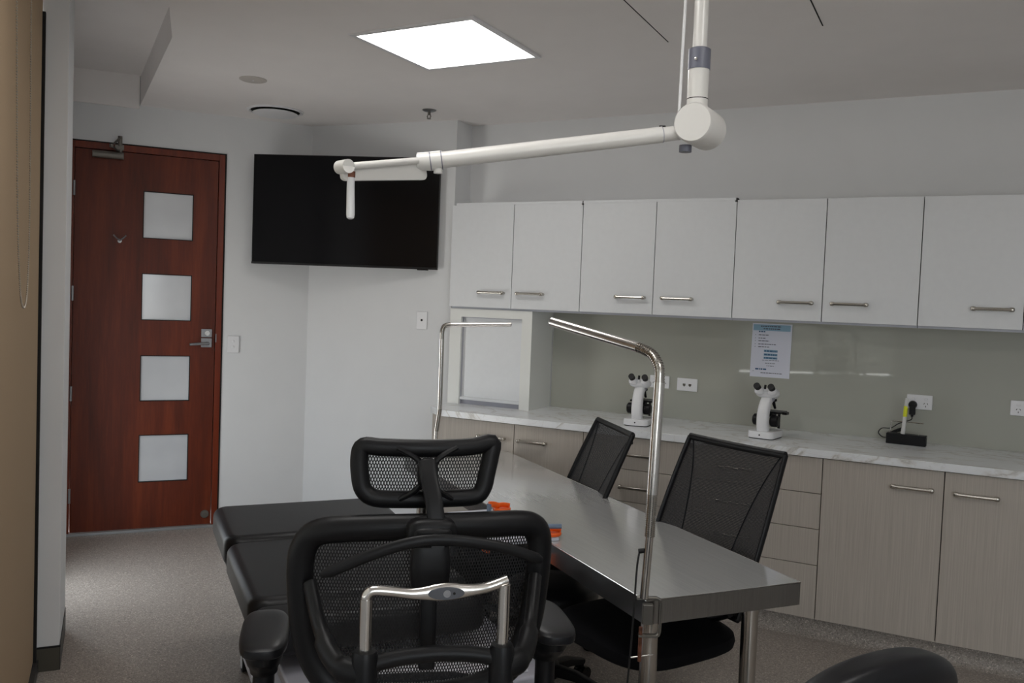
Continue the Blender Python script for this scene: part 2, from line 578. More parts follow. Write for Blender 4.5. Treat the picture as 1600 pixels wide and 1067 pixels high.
def wall(name, p0, p1, z0=0.0, z1=2.95, holes=(), th=0.10, mat='wall_paint', out=1, a0=0.0, a1=0.0):
    """p0->p1 is the inner face; thickness grows to the side 'out' (+1 = right of p0->p1)"""
    d = (p1 - p0); L = d.length; d.normalize()
    n = Vector((d.y, -d.x, 0)) * out
    cuts = sorted({-a0, L + a1} | {h[0] for h in holes} | {h[1] for h in holes})
    m = MB()
    for i in range(len(cuts) - 1):
        s0, s1 = cuts[i], cuts[i + 1]
        mid = (s0 + s1) / 2
        zs = [(z0, z1)]
        for h in holes:
            if h[0] <= mid <= h[1]:
                zs = [(z0, h[2]), (h[3], z1)]
        for (a, b) in zs:
            if b - a > 1e-4:
                vs = []
                for z in (a, b):
                    for (s_a, t_a) in ((s0, 0), (s1, 0), (s1, th), (s0, th)):
                        q = p0 + d * s_a + n * t_a
                        vs.append((q.x, q.y, z))
                m.add(vs, [(0, 3, 2, 1), (4, 5, 6, 7), (0, 1, 5, 4), (1, 2, 6, 5), (2, 3, 7, 6), (3, 0, 4, 7)])
    return struct(m.build(name, mat))
# door wall runs G -> A along the room's x axis
DX0, DX1, DH = -0.30, 0.655, 2.44
wall_door = wall('wall_door', G_, A, holes=[(DX0 - XW, DX1 - XW, 0.0, DH)], out=-1, a0=0.15, a1=0.15)
wall_end = wall('wall_end', A, B, out=-1)
wall('wall_nib', B, Cc, out=-1)
wall_cab = wall('wall_cabinets', Cc, D, out=-1, a0=0.3)
wall('wall_right', D, E_, out=-1, a1=0.3)
wall('wall_back', E_, F_, out=-1, holes=[(ex - b, ex - a, z0, z1) for (a, b, z0, z1) in WIN_BACK], a1=0.2)
wall_win = wall('wall_window', F_, G_, out=-1, holes=[(a - YB, b - YB, z0, z1) for (a, b, z0, z1) in WIN_SIDE])
# ceiling-white lining of the raised strip's end; its pale paint stands in for daylight
m = MB().box(-0.5, 0.133, -0.012, 0.0, CEIL - 0.022, COF)
struct(m.build('trim_1', 'ceiling_paint', loc=Wp(0, YD), rz=ROT))
# pillar
m = MB().box(-0.40, -0.17, 3.887, 4.33, 0.10, COF)
pil = struct(m.build('wall_pillar', 'wall_paint', rz=ROT, bevel=0.002))
pb = sempty('baseboard_pillar', (0, 0, 0), ROT)
MB().box(-0.40, -0.168, 3.884, 3.89, 0.0, 0.094).build('face', 'baseboard_brown', pb)
MB().box(-0.1695, -0.1665, 3.884, 4.33, 0.0, 0.106).build('return', 'baseboard_dark', pb)
MB().box(-0.40, -0.166, 3.8825, 3.90, 0.094, 0.1).build('top_strip', 'dark_gap', pb)
MB().box(-0.40, -0.17, 3.89, 4.33, 0.0, 0.094).build('core', 'dark_gap', pb)
struct(MB().box(XW, XW + 0.085, 2.2, 3.885, 0.0, 0.05).build('baseboard_window', 'baseboard_dark', rz=ROT))
struct(MB().box(-0.262, -0.251, 3.86, 3.887, 0.05, 2.6).build('blind_gap_shade', 'dark_gap', rz=ROT))  # dark strip standing in for the shadowed gap between blind and pillar

# windows (three in the window wall, one in the wall behind the viewer)
def window(name, width, z0, z1, loc, rz, bars=1):
    w = sempty(name, loc, rz)           # local x along the wall, y = outwards
    fr = MB()
    fr.box(0, width, 0.03, 0.08, z0, z0 + 0.05).box(0, width, 0.03, 0.08, z1 - 0.05, z1)
    fr.box(0, 0.05, 0.03, 0.08, z0, z1).box(width - 0.05, width, 0.03, 0.08, z0, z1)
    for i in range(bars):
        x = width * (i + 1) / (bars + 1)
        fr.box(x - 0.025, x + 0.025, 0.03, 0.08, z0, z1)
    fr.build('window_frame', 'aluminium', w)
    for i in range(bars + 1):
        a, b = width * i / (bars + 1), width * (i + 1) / (bars + 1)
        MB().box(a + 0.03, b - 0.03, 0.05, 0.055, z0 + 0.04, z1 - 0.04).build('pane', 'window_glass', w)
    return w
for i, (a, b, z0, z1) in enumerate(WIN_SIDE):
    # local x -> -y of the room, local y -> outwards (-x)
    w = window('window_%d' % (i + 1), b - a, z0, z1, Wp(XW, a), ROT + PI / 2, 1)
    if i == 3:                       # sheer blind with a gap over the sill
        MB().box(0.0, b - a, 0.008, 0.0095, z0 + 0.085, z1).build('sheer_blind', 'sheer_fabric', w)
        MB().box(0.0, b - a, 0.004, 0.014, z0 + 0.07, z0 + 0.087).build('blind_rail', 'plastic_white', w)
        MB().box(-0.04, b - a + 0.04, -0.06, 0.03, z0 - 0.03, z0).build('window_sill', 'plastic_white', w)
for (a, b, z0, z1) in WIN_BACK:
    window('window_5', b - a, z0, z1, Wp(b, YB), ROT + PI, 2)

# ------------------------------------------------------------------ door
door = sempty('door_1', Wp(0, YD), ROT)
fr = MB()
fr.box(-0.262, -0.222, -0.006, 0.09, 0.0, 2.436).box(0.616, 0.652, -0.006, 0.09, 0.0, 2.436).box(-0.222, 0.616, -0.006, 0.09, 2.396, 2.436)
fr.build('door_frame', 'frame_timber', door, bevel=0.0015)
gp = MB()
gp.box(0.652, 0.6615, -0.002, 0.03, 0.0, 2.444).box(-0.30, 0.6615, -0.002, 0.03, 2.436, 2.444).box(-0.30, -0.262, -0.001, 0.03, 0.0, 2.444)
gp.build('shadow_gap', 'dark_gap', door)
GL = [(1.868, 2.165), (1.352, 1.648), (0.836, 1.129), (0.316, 0.621)]
PX0, PX1 = 0.167, 0.465
lf = MB()
lf.box(-0.219, PX0, 0.004, 0.045, 0.02, 2.392).box(PX1, 0.612, 0.004, 0.045, 0.02, 2.392)
zz = 0.02
for (a, b) in GL[::-1] + [(2.392, 2.392)]:
    lf.box(PX0, PX1, 0.004, 0.045, zz, a)
    zz = b
leaf = lf.build('door_leaf', 'door_timber', door)
for (a, b) in GL:
    p = MB().box(PX0 + 0.004, PX1 - 0.004, 0.014, 0.022, a + 0.004, b - 0.004).build('pane', 'frosted_glass', door)
    g = MB()
    g.box(PX0, PX0 + 0.005, 0.002, 0.03, a, b).box(PX1 - 0.005, PX1, 0.002, 0.03, a, b).box(PX0, PX1, 0.002, 0.03, b - 0.005, b).box(PX0, PX1, 0.002, 0.03, a, a + 0.005)
    g.build('glazing_bead', 'dark_gap', p)
for z in (2.149, 1.507, 0.889, 0.252):
    MB().cyl((-0.2215, -0.006, z - 0.045), (-0.2215, -0.006, z + 0.045), 0.0075, n=10).box(-0.2275, -0.2155, -0.004, 0.004, z - 0.045, z + 0.045).build('hinge', 'satin_silver', door)
cl = MB().tube([(-0.125, -0.032, 2.362), (0.05, -0.032, 2.362)], 0.026, 16, rb=0.022, power=0.7).build('door_closer', 'closer_grey', door, bevel=0.002)
MB().tube([(0.03, -0.03, 2.385), (-0.02, -0.10, 2.41), (0.02, -0.055, 2.46), (0.028, -0.02, 2.475)], 0.009, 8, rb=0.006).cyl((0.03, -0.03, 2.38), (0.03, -0.03, 2.40), 0.014).cyl((-0.02, -0.10, 2.40), (-0.02, -0.10, 2.42), 0.012).build('closer_arm', 'closer_grey', cl)
MB().box(-0.0, 0.05, -0.03, -0.004, 2.40, 2.43).cyl((0.028, -0.02, 2.42), (0.028, -0.02, 2.485), 0.013).build('closer_bracket', 'closer_grey', cl)
hd = MB().box(0.529, 0.594, -0.006, 0.004, 1.252, 1.304).box(0.529, 0.594, -0.006, 0.004, 1.186, 1.245).build('door_handle', 'satin_silver', door, bevel=0.0015)
MB().tube([(0.57, 0.0, 1.214), (0.57, -0.05, 1.214), (0.562, -0.055, 1.214), (0.455, -0.055, 1.206)], 0.0095, 10).build('lever', 'satin_silver', hd)
MB().cyl((0.565, 0.0, 1.278), (0.565, -0.013, 1.278), 0.0155).build('key_cylinder', 'chrome', hd)
MB().box(0.6165, 0.622, -0.008, 0.0, 1.22, 1.275).build('strike_plate', 'satin_silver', door)
hk = MB().lathe([(0.012, 0.0), (0.012, -0.012)], 14, (0.036, 0.004, 1.842), 'y')
for sx in (-1, 1):
    hk.tube([(0.036, -0.008, 1.845), (0.036 + sx * 0.018, -0.024, 1.858), (0.036 + sx * 0.036, -0.03, 1.876)], 0.005, 8)
hk.build('coat_hook', 'satin_silver', door)
MB().lathe([(0.026, 0.004), (0.026, -0.006), (0.022, -0.010), (0.015, -0.010), (0.015, -0.014), (0.003, -0.015)], 20, (0.575, 0, 0.088), 'y').build('door_stop', 'closer_grey', door)
MB().box(-0.262, 0.652, -0.02, 0.045, 0.0, 0.017).build('threshold_strip', 'aluminium', door, bevel=0.002)
# corridor side, so nothing is open behind the leaf
struct(MB().box(-0.6, 0.95, 0.12, 0.16, 0.0, 2.6).build('wall_corridor', 'wall_paint', loc=Wp(0, YD), rz=ROT))

# ================================================================== CABINETS
def handle_mesh(L):
    m = MB()
    h = L / 2
    m.tube([(-h + 0.006, 0.0, 0), (-h + 0.006, -0.022, 0), (-h + 0.014, -0.028, 0), (h - 0.014, -0.028, 0), (h - 0.006, -0.022, 0), (h - 0.006, 0.0, 0)], 0.0082, 10)
    for s in (-1, 1):
        m.pad((s * (h - 0.010), -0.024, 0), (0.013, 0.011, 0.0110), 0.7, 0.7, 14, 8)
    return m.mesh('handle', 'brushed_nickel')
HANDLE = handle_mesh(0.176)
YU = 4.62                            # front face of the upper doors
UX = [-2.822, -2.392, -1.950, -1.515, -1.078, -0.628, -0.188, 0.252, 0.690]
UZ0, UZ1 = 1.517, 2.136
HX = [-2.524, -2.264, -1.643, -1.376, -0.757, -0.499, 0.124, 0.378]
unit_labels = ['white upper cabinet at the far left, above the shutter cupboard',
               'white upper cabinet above the left half of the glass splashback',
               'white upper cabinet directly above the taped notice',
               'white upper cabinet at the right edge, above the black charger box']
for u in range(4):
    x0, x1 = UX[2 * u], UX[2 * u + 2]
    t = thing('upper_cabinet', unit_labels[u], 'cabinet', ((x0 + x1) / 2, YU, UZ0), 0, 'white upper cabinets')
    w = (x1 - x0) / 2
    MB().box(-w + 0.001, w - 0.001, 0.021, BK - YU - 0.002, 0.002, UZ1 - UZ0 - 0.004).build('carcass', 'carcass_white', t)
    MB().box(-w + 0.001, w - 0.001, 0.03, 0.20, -0.012, 0.001).build('bottom_rail', 'tray_grey', t)
    if u < 2:
        MB().box(-w + (0.03 if u == 0 else 0.0), w - 0.006, -0.002, 0.3, UZ1 - UZ0 - 0.002, UZ1 - UZ0 + 0.013).build('top_panel', 'cabinet_white', t)
        MB().box(w - 0.012, w + 0.0, 0.0, 0.04, UZ1 - UZ0 - 0.01, UZ1 - UZ0 + 0.012).build('end_cap', 'dark_gap', t)
    for j in range(2):
        a, b = UX[2 * u + j] - (x0 + x1) / 2, UX[2 * u + j + 1] - (x0 + x1) / 2
        d = MB().box(a + 0.002, b - 0.002, 0.0, 0.019, 0.0, UZ1 - UZ0).build('door', 'cabinet_white', t, bevel=0.001, seg=1)
        place('handle', HANDLE, d, loc=(HX[2 * u + j] - (x0 + x1) / 2, 0.0, 1.608 - UZ0))
        if b < w - 0.01:
            MB().box(b - 0.002, b + 0.002, 0.012, 0.02, 0.0, UZ1 - UZ0).build('door_gap', 'dark_gap', t)

# shutter cupboard on the worktop
CT = 0.915
t = thing('shutter_cupboard', 'white bench cupboard with a pull-down shutter standing on the marble worktop', 'cupboard', (-2.54, 4.64, CT))
gx0, gx1 = -2.822 + 2.54, -2.256 + 2.54
gh = UZ0 - CT - 0.012
fm = MB()
fm.box(gx0, -2.742 + 2.54, 0.0, 0.05, 0, gh).box(-2.323 + 2.54, gx1, 0.0, 0.05, 0, gh).box(-2.742 + 2.54, -2.323 + 2.54, 0.0, 0.05, 0.54, gh)
fm.build('face_frame', 'garage_white', t)
MB().box(gx1 - 0.018, gx1, 0.05, BK - 4.64 - 0.012, 0, gh).build('side_panel', 'garage_white', t)
sh = MB().box(-2.742 + 2.54, -2.323 + 2.54, 0.028, 0.034, 0.035, 0.54).build('shutter', 'cabinet_white', t)
MB().box(-2.742 + 2.543, -2.326 + 2.54, 0.006, 0.034, 0.028, 0.046).build('bottom_rail', 'cabinet_white', sh, bevel=0.003)
gg = MB()
gg.box(-2.742 + 2.54, -2.739 + 2.54, 0.018, 0.03, 0, 0.54).box(-2.326 + 2.54, -2.323 + 2.54, 0.022, 0.03, 0, 0.54).box(-2.742 + 2.54, -2.323 + 2.54, 0.016, 0.03, 0.535, 0.54).box(-2.742 + 2.54, -2.323 + 2.54, 0.03, 0.05, 0.0, 0.03)
gg.build('shutter_track', 'couch_grey', t)

# worktop
YF = 4.304
top = [(-2.815, 4.46), (-2.79, 4.40), (-2.69, 4.32), (-2.64, YF), (1.15, YF), (1.15, BK - 0.008), (-2.88, BK - 0.008), (-2.885, 4.775), (-2.815, 4.765)]
wt = MB().prism(top, CT - 0.037, CT).build('worktop', 'marble_top', bevel=0.002)
tag(wt, 'long white marble worktop with grey veins running under the upper cabinets', 'worktop')
# splashback
sb = MB().box(-2.252, 1.15, BK - 0.008, BK - 0.001, CT, UZ0 - 0.002).build('splashback', 'splash_glass')
tag(sb, 'glossy grey-green glass splashback between worktop and upper cabinets', 'splashback')
# base units
YL = 4.324
BZ0, BZ1 = 0.100, CT - 0.040
def base_unit(x0, x1, label, fronts, end=None):
    t = thing('base_cabinet', label, 'cabinet', ((x0 + x1) / 2, YL, 0.0), 0, 'beige base cabinets')
    cx = (x0 + x1) / 2
    MB().box(x0 - cx, x1 - cx, 0.021, 0.60, BZ0 + 0.002, BZ1).build('carcass', 'dark_gap', t)
    for (a, b, z0, z1, kind, hx, hz) in fronts:
        d = MB().box(a - cx + 0.0018, b - cx - 0.0018, 0.0, 0.019, z0 + 0.0015, z1 - 0.0015).build(kind, 'laminate_beige', t, bevel=0.001, seg=1)
        if hx is not None:
            place('handle', HANDLE, d, loc=(hx - cx, 0, hz))
    return t
bt = base_unit(-2.617, -1.770, 'beige base cabinet at the far left below the shutter cupboard', [(-2.617, -2.187, BZ0, BZ1, 'door', -2.326, 0.787), (-2.187, -1.770, BZ0, BZ1, 'door', -2.07, 0.787)])
MB().prism([(-2.80 + 2.1935, 0.14), (-2.79 + 2.1935, 0.10), (-2.66 + 2.1935, 0.004), (-2.617 + 2.1935, 0.004), (-2.617 + 2.1935, 0.42), (-2.80 + 2.1935, 0.42)], BZ0, BZ1).build('end_panel', 'laminate_beige', bt)
dz = [BZ1, 0.703, 0.533, 0.360, BZ0]
def drawers(x0, x1, hx):
    return [(x0, x1, dz[i + 1], dz[i], 'drawer', hx, (0.783, 0.611, 0.447, 0.27)[i]) for i in range(4)]
base_unit(-1.770, -1.16, 'beige four-drawer base unit between the two mesh chairs', drawers(-1.770, -1.16, -1.465))
base_unit(-1.16, -0.545, 'beige four-drawer base unit behind the nearer mesh chair', drawers(-1.16, -0.545, -0.95))
base_unit(-0.545, 0.495, 'beige two-door base cabinet at the right edge below the charger box', [(-0.545, -0.028, BZ0, BZ1, 'door', -0.157, 0.786), (-0.028, 0.495, BZ0, BZ1, 'door', 0.10, 0.783)])
base_unit(0.495, 1.13, 'beige base cabinet beyond the right edge of the run', [(0.495, 1.13, BZ0, BZ1, 'door', 0.62, 0.783)])
# coved vinyl kick
m = MB()
prof = [(0.0, 0.0), (0.012, 0.004), (0.022, 0.012), (0.03, 0.026), (0.034, 0.045), (0.034, BZ0 + 0.004), (0.06, BZ0 + 0.004), (0.06, 0.0)]
vs, n = [], len(prof)
for X in (-2.70, 1.13):
    for (yy, z) in prof:
        vs.append((X, 4.345 + yy, z))
m.add(vs, [tuple(range(n)), tuple(range(2 * n - 1, n - 1, -1))] + [(i, (i + 1) % n, n + (i + 1) % n, n + i) for i in range(n)])
struct(m.build('trim_3', 'floor_vinyl'))

# ================================================================== WALL FITTINGS
def plate_thing(name, label, cat, loc, rz, w, h, group=None):
    t = thing(name, label, cat, loc, rz, group)
    MB().box(-w / 2, w / 2, -0.009, 0.0, -h / 2, h / 2).build('plate', 'plastic_white', t, bevel=0.003)
    return t
def socket_face(t, x):
    r = MB().box(x - 0.009, x + 0.009, -0.013, -0.008, 0.011, 0.022).build('rocker', 'plastic_white', t, bevel=0.003)
    s = MB()
    for (dx, dzz, ang) in ((-0.0075, -0.002, 0.5), (0.0075, -0.002, -0.5), (0.0, -0.016, 0.0)):
        q = MB().box(-0.0014, 0.0014, -0.0100, -0.0085, -0.004, 0.004)
        q.xform(Matrix.Translation((x + dx, 0, dzz - 0.004)) @ Matrix.Rotation(ang, 4, 'Y'))
        s.add(q.v, q.f)
    s.build('pin_slots', 'dark_gap', t)
SY = BK - 0.008
t = plate_thing('power_socket', 'white double power socket half hidden behind the bent lamp', 'socket', (-1.553, SY, 1.123), 0, 0.118, 0.073, 'white power sockets on the splashback')
socket_face(t, -0.03); socket_face(t, 0.03)
t = plate_thing('data_socket', 'white wall plate with two dark data ports on the splashback', 'socket', (-1.388, SY, 1.118), 0, 0.12, 0.074)
m = MB()
for x in (-0.017, 0.017):
    m.box(x - 0.008, x + 0.008, -0.0102, -0.0085, -0.006, 0.006).box(x - 0.004, x + 0.004, -0.0102, -0.0085, -0.010, -0.004)
m.build('data_port', 'closer_grey', t)
t = plate_thing('power_socket', 'white double power socket with the black plug in it', 'socket', (-0.169, SY, 1.123), 0, 0.12, 0.075, 'white power sockets on the splashback')
socket_face(t, -0.03); socket_face(t, 0.03)
t = plate_thing('power_socket', 'white power socket at the right edge of the picture', 'socket', (0.297, SY, 1.131), 0, 0.12, 0.075, 'white power sockets on the splashback')
socket_face(t, -0.025); socket_face(t, 0.035)
# switches
t = plate_thing('light_switch', 'white upright switch plate beside the timber door', 'switch', Wp(0.728, YD - 0.0005, 1.207), ROT, 0.074, 0.112)
for z in (0.022, -0.016):
    MB().lathe([(0.009, -0.0088), (0.009, -0.012), (0.006, -0.0135), (0.001, -0.0138)], 14, (0, 0, z), 'y').build('rocker', 'plastic_white', t)
da = math.atan2((B - A).y, (B - A).x)
q = A + (B - A).normalized() * ((-3.093 - A.x) / math.cos(da))
t = plate_thing('wall_plate', 'white upright wall plate with one dark socket below the television', 'wall plate', (q.x, q.y, 1.416), da, 0.075, 0.115)
MB().lathe([(0.007, -0.0088), (0.007, -0.012), (0.001, -0.0122)], 12, (0, 0, 0.002), 'y').build('aerial_port', 'dark_gap', t)

# notice
t = thing('notice', 'sheet of white paper with blue headings taped to the splashback', 'notice', (-0.927, SY - 0.001, 1.194), 0)
pw, ph = 0.107, 0.298
MB().surf(lambda a, b: (-pw + 2 * pw * a + 0.004 * (b - 0.5), -0.0015 - 0.003 * (abs(2 * a - 1) ** 3) * b, ph * b), 10, 14, lambda a, b: (a, b)).build('paper', 'paper_white', t)
def pr(name, mat, rects):
    m = MB()
    for (a, b, z0, z1) in rects:
        yy = -0.0022 if name in ('heading_band', 'highlight') else -0.0031
        m.add([(a, yy - 0.003 * abs(a / pw) ** 3, z0), (b, yy - 0.003 * abs(b / pw) ** 3, z0), (b, yy - 0.003 * abs(b / pw) ** 3, z1), (a, yy - 0.003 * abs(a / pw) ** 3, z1)], [(0, 1, 2, 3)])
    o = m.build(name, mat, t)
    if name != 'heading_band':
        o['kind'] = 'stuff'
def words(x0, x1, z, h):
    out = []
    x = x0
    while x < x1:
        w = random.uniform(0.006, 0.018)
        out.append((x, min(x + w, x1), z, z + h))
        x += w + 0.003
    return out
pr('heading_band', 'print_blue', [(-0.10 + 0.02 * i, -0.08 + 0.02 * i, ph - 0.040, ph - 0.006) for i in range(10)])
R = words(-0.06, 0.05, ph - 0.019, 0.006) + words(-0.045, 0.045, ph - 0.032, 0.006)
for i, (l_, z) in enumerate(((0.055, 0.232), (0.04, 0.214), (0.058, 0.199), (0.095, 0.181), (0.06, 0.166))):
    R += words(-0.07, -0.07 + l_, z, 0.004) + [(-0.088, -0.085, z, z + 0.004)]
for (w_, z) in ((0.045, 0.093), (0.028, 0.077), (0.02, 0.062)):
    R += words(-w_, w_, z, 0.003)
R += words(-0.05, 0.065, 0.022, 0.004) + [(-0.092, -0.089, 0.03, 0.034)]
pr('small_text', 'print_text', R)
pr('blue_text', 'print_navy', words(-0.07, -0.035, 0.249, 0.007) + words(-0.035, 0.036, 0.142, 0.008) + words(-0.035, 0.036, 0.122, 0.008) + words(-0.035, 0.036, 0.104, 0.007) + words(-0.08, -0.02, 0.040, 0.008))
pr('highlight', 'print_blue', [(-0.038, 0.036, 0.139, 0.153), (-0.038, 0.036, 0.119, 0.133), (-0.038, 0.036, 0.101, 0.114)])

# ------------------------------------------------------------------ television
tl = Vector((-4.113, 4.262, 0)); tr_ = Vector((-2.975, 4.712, 0))
tv_len = (tr_ - tl).length
ta = math.atan2((tr_ - tl).y, (tr_ - tl).x)
tv = thing('television', 'large black flat television mounted across the corner by the door', 'television', ((tl + tr_) / 2).to_tuple()[:2] + (1.742,), ta)
hw = tv_len / 2
MB().box(-hw, hw, 0.0, 0.022, 0.0, 0.705).box(-hw * 0.7, hw * 0.7, 0.02, 0.055, 0.06, 0.5).build('body', 'tv_bezel', tv, bevel=0.002)
MB().box(-hw + 0.006, hw - 0.006, -0.0015, 0.001, 0.014, 0.699).build('screen', 'tv_screen', tv)
MB().box(-hw, hw, -0.003, 0.002, 0.0, 0.013).build('bottom_bezel', 'tv_bezel', tv, bevel=0.001)
MB().box(hw - 0.13, hw - 0.06, -0.004, 0.02, -0.006, 0.002).build('sensor_bar', 'black_gloss', tv, bevel=0.001)
MB().box(-0.12, 0.12, 0.055, 0.07, 0.15, 0.45).tube([(0, 0.06, 0.3), (0.0, 0.16, 0.3)], 0.025, 10).box(-0.08, 0.08, 0.145, 0.16, 0.2, 0.4).build('wall_bracket', 'tv_bezel', tv)

# ================================================================== CEILING FITTINGS
def ceiling_light(label, x, y):
    t = thing('ceiling_light', label, 'ceiling light', (x, y, CEIL), math.radians(-1.2), 'square ceiling light panels')
    MB().box(-0.314, -0.292, -0.304, 0.304, -0.010, 0.0).box(0.292, 0.314, -0.304, 0.304, -0.010, 0.0).box(-0.292, 0.292, -0.304, -0.281, -0.010, 0.0).box(-0.292, 0.292, 0.281, 0.304, -0.010, 0.0).build('frame', 'plastic_white', t, bevel=0.001)
    MB().box(-0.292, 0.292, -0.281, 0.281, -0.003, -0.0005).build('diffuser', 'light_diffuser', t)
ceiling_light('lit square ceiling light panel glowing white above the table', -2.103, 3.357)
ceiling_light('added lit square ceiling light panel, unseen, over the headrest chair', -1.25, 1.45)  # this panel and the next are unseen, added for light from above
ceiling_light('added lit square ceiling light panel, unseen, over the leather chair', 0.45, 1.35)
t = thing('access_panel', 'flush ceiling hatch outlined by two thin dark slits', 'ceiling hatch', (-0.863, 3.05, CEIL - 0.0004))
MB().box(-0.311, 0.311, -0.58, 0.59, -0.0012, 0.0).build('panel', 'ceiling_paint', t)
for x in (-0.314, 0.314):
    MB().box(x - 0.0022, x + 0.0022, -0.58, 0.592, -0.0014, 0.0).build('slit', 'dark_gap', t)
p = Wp(0.664, 4.882)
t = thing('blank_disc', 'pale round blank cover on the ceiling near the door', 'ceiling cover', (p.x, p.y, CEIL))
MB().lathe([(0.072, 0.0), (0.072, -0.003), (0.066, -0.006), (0.001, -0.007)], 32).build('cover', 'speaker_disc', t)
MB().lathe([(0.006, -0.006), (0.006, -0.008), (0.001, -0.0085)], 12).build('screw', 'plastic_white', t)
p = Wp(0.905, 5.63)
t = thing('air_diffuser', 'round white ceiling air diffuser with a dark ring gap', 'air vent', (p.x, p.y, CEIL))
MB().lathe([(0.172, 0.0), (0.172, -0.004), (0.160, -0.010), (0.150, -0.006), (0.150, 0.0)], 40).build('ring', 'plastic_white', t)
MB().lathe([(0.149, -0.0005), (0.149, -0.0025), (0.01, -0.003)], 40).build('throat', 'dark_gap', t)
MB().lathe([(0.125, -0.012), (0.138, -0.018), (0.136, -0.023), (0.10, -0.030), (0.01, -0.032)], 40).lathe([(0.02, -0.002), (0.02, -0.02)], 12).build('plate', 'plastic_white', t)
p = Wp(1.712, 5.04)
t = thing('sprinkler', 'small chrome fire sprinkler hanging from the ceiling above the television', 'sprinkler', (p.x, p.y, CEIL))
MB().lathe([(0.042, 0.0), (0.042, -0.004), (0.03, -0.010), (0.012, -0.012)], 24).build('escutcheon', 'satin_silver', t)
MB().cyl((0, 0, -0.008), (0, 0, -0.03), 0.009).tube([(-0.008, 0, -0.028), (-0.013, 0, -0.04), (-0.004, 0, -0.052)], 0.003, 6).tube([(0.008, 0, -0.028), (0.013, 0, -0.04), (0.004, 0, -0.052)], 0.003, 6).lathe([(0.013, -0.052), (0.013, -0.054)], 14).build('nozzle', 'closer_grey', t)

# ------------------------------------------------------------------ ceiling support arm
pole = Vector((-0.622, 2.181, 0)); DRZ = 2.026
t = thing('ceiling_boom', 'white jointed support arm hanging from a ceiling pole', 'support arm', (pole.x, pole.y, CEIL))
zc = DRZ - CEIL
MB().cyl((0, 0, -0.001), (0, 0, zc + 0.17), 0.018, n=20).build('pole', 'enamel_white', t)
MB().lathe([(0.07, 0.0), (0.07, -0.012), (0.055, -0.03), (0.03, -0.036)], 28).build('ceiling_rose', 'enamel_white', t)
MB().cyl((-0.034, -0.015, -0.002), (-0.042, -0.015, zc - 0.045), 0.0038, n=8).build('cable', 'plastic_white', t)
sl = MB().lathe([(0.028, zc + 0.128), (0.028, zc + 0.178), (0.024, zc + 0.181)], 24).build('sleeve', 'sleeve_grey', t)
MB().lathe([(0.004, -0.028), (0.004, -0.031), (0.001, -0.0315)], 10, (0, 0, zc + 0.149), 'y').build('sleeve_screw', 'chrome', sl)
MB().lathe([(0.0265, zc + 0.03), (0.0265, zc + 0.128)], 24).build('spindle', 'enamel_white', t)
MB().lathe([(0.0268, zc + 0.054), (0.0268, zc + 0.056)], 24).build('spindle_ring', 'dark_gap', t)
# drum axis points towards the front and slightly left
ax = Vector((-0.05, -1.0, 0)).normalized()
dc = Vector((0.008, 0.010, zc - 0.012))
MB().tube([dc - ax * 0.062, dc - ax * 0.058, dc + ax * 0.056, dc + ax * 0.062], [0.046, 0.0498, 0.0498, 0.046], 40, caps=True).build('drum', 'enamel_white', t)
MB().cyl(tuple(dc + Vector((-0.036, 0.0, -0.045))), tuple(dc + Vector((-0.036, 0.0, -0.062))), 0.016, n=14).build('cable_gland', 'sleeve_grey', t)
j0 = Vector((-0.0340, -0.0115, -0.692))
j1 = Vector((-0.5492, -0.3235, -0.7912))
j2 = Vector((-0.5985, -0.3491, -0.7965))
dirv = (j1 - j0).normalized()
a1 = MB().tube([j0 + (dc - j0) * 0.4, j0, j0 + dirv * 0.05], 0.0185, 20).tube([j0 + dirv * 0.05, j1], 0.0205, 20).build('upper_tube', 'enamel_white', t)
MB().tube([j0 + dirv * 0.049, j0 + dirv * 0.051], 0.0208, 20).build('tube_seam', 'couch_grey', a1)
MB().tube([j0 + dirv * 0.042 + Vector((0, 0, 0.0192)), j0 + dirv * 0.058 + Vector((0, 0, 0.0212))], 0.003, 6).build('tube_clip', 'dark_gap', a1)
kn = MB().tube([j1 - dirv * 0.002, j1 + dirv * 0.028, j2 + dirv * 0.004], [0.0235, 0.0235, 0.0215], 24).cyl(tuple(j1 + dirv * 0.008 + Vector((0, 0, -0.02))), tuple(j1 + dirv * 0.008 + Vector((0, 0, -0.032))), 0.011).build('knuckle', 'enamel_white', t)
for s in (0.0, 0.028):
    MB().tube([j1 + dirv * (s - 0.0012), j1 + dirv * (s + 0.0012)], 0.0238, 24).build('knuckle_ring', 'sleeve_grey', kn)
e0 = Vector((-0.5916, -0.3681, -0.7983))
e1 = Vector((-0.6630, -0.5640, -0.8410))
a2 = MB().tube([e0, e1], 0.0085, 14).build('fore_tube', 'enamel_white', t)
# channel under the fore tube
sv = (e1 - e0).normalized()
side = sv.cross(Vector((0, 0, 1))).normalized()
upv = side.cross(sv).normalized()
L2 = (e1 - e0).length
m = MB()
pts = []
for (sx, zz_) in rrect(-0.03, L2 + 0.0, -0.048, -0.005, 0.012, 4):
    taper = 1.0 - 0.35 * max(0.0, sx / L2)
    pts.append((sx, zz_ * taper))
vs = []
for off in (0.006, 0.022):
    for (sx, zz_) in pts:
        vs.append(e0 + sv * sx + upv * zz_ - side * off * (-1))
n = len(pts)
m.add(vs, [tuple(range(n)), tuple(range(2 * n - 1, n - 1, -1))] + [(i, (i + 1) % n, n + (i + 1) % n, n + i) for i in range(n)])
chn = m.build('channel', 'enamel_white', t, bevel=0.0015)
ed = MB().tube([e1 - sv * 0.004 - side * 0.012, e1 - sv * 0.004 - side * 0.016, e1 - sv * 0.004 + side * 0.024], [0.0135, 0.016, 0.016], 24).build('end_hub', 'enamel_white', t)
hb0 = e1 - sv * 0.026 + side * 0.008
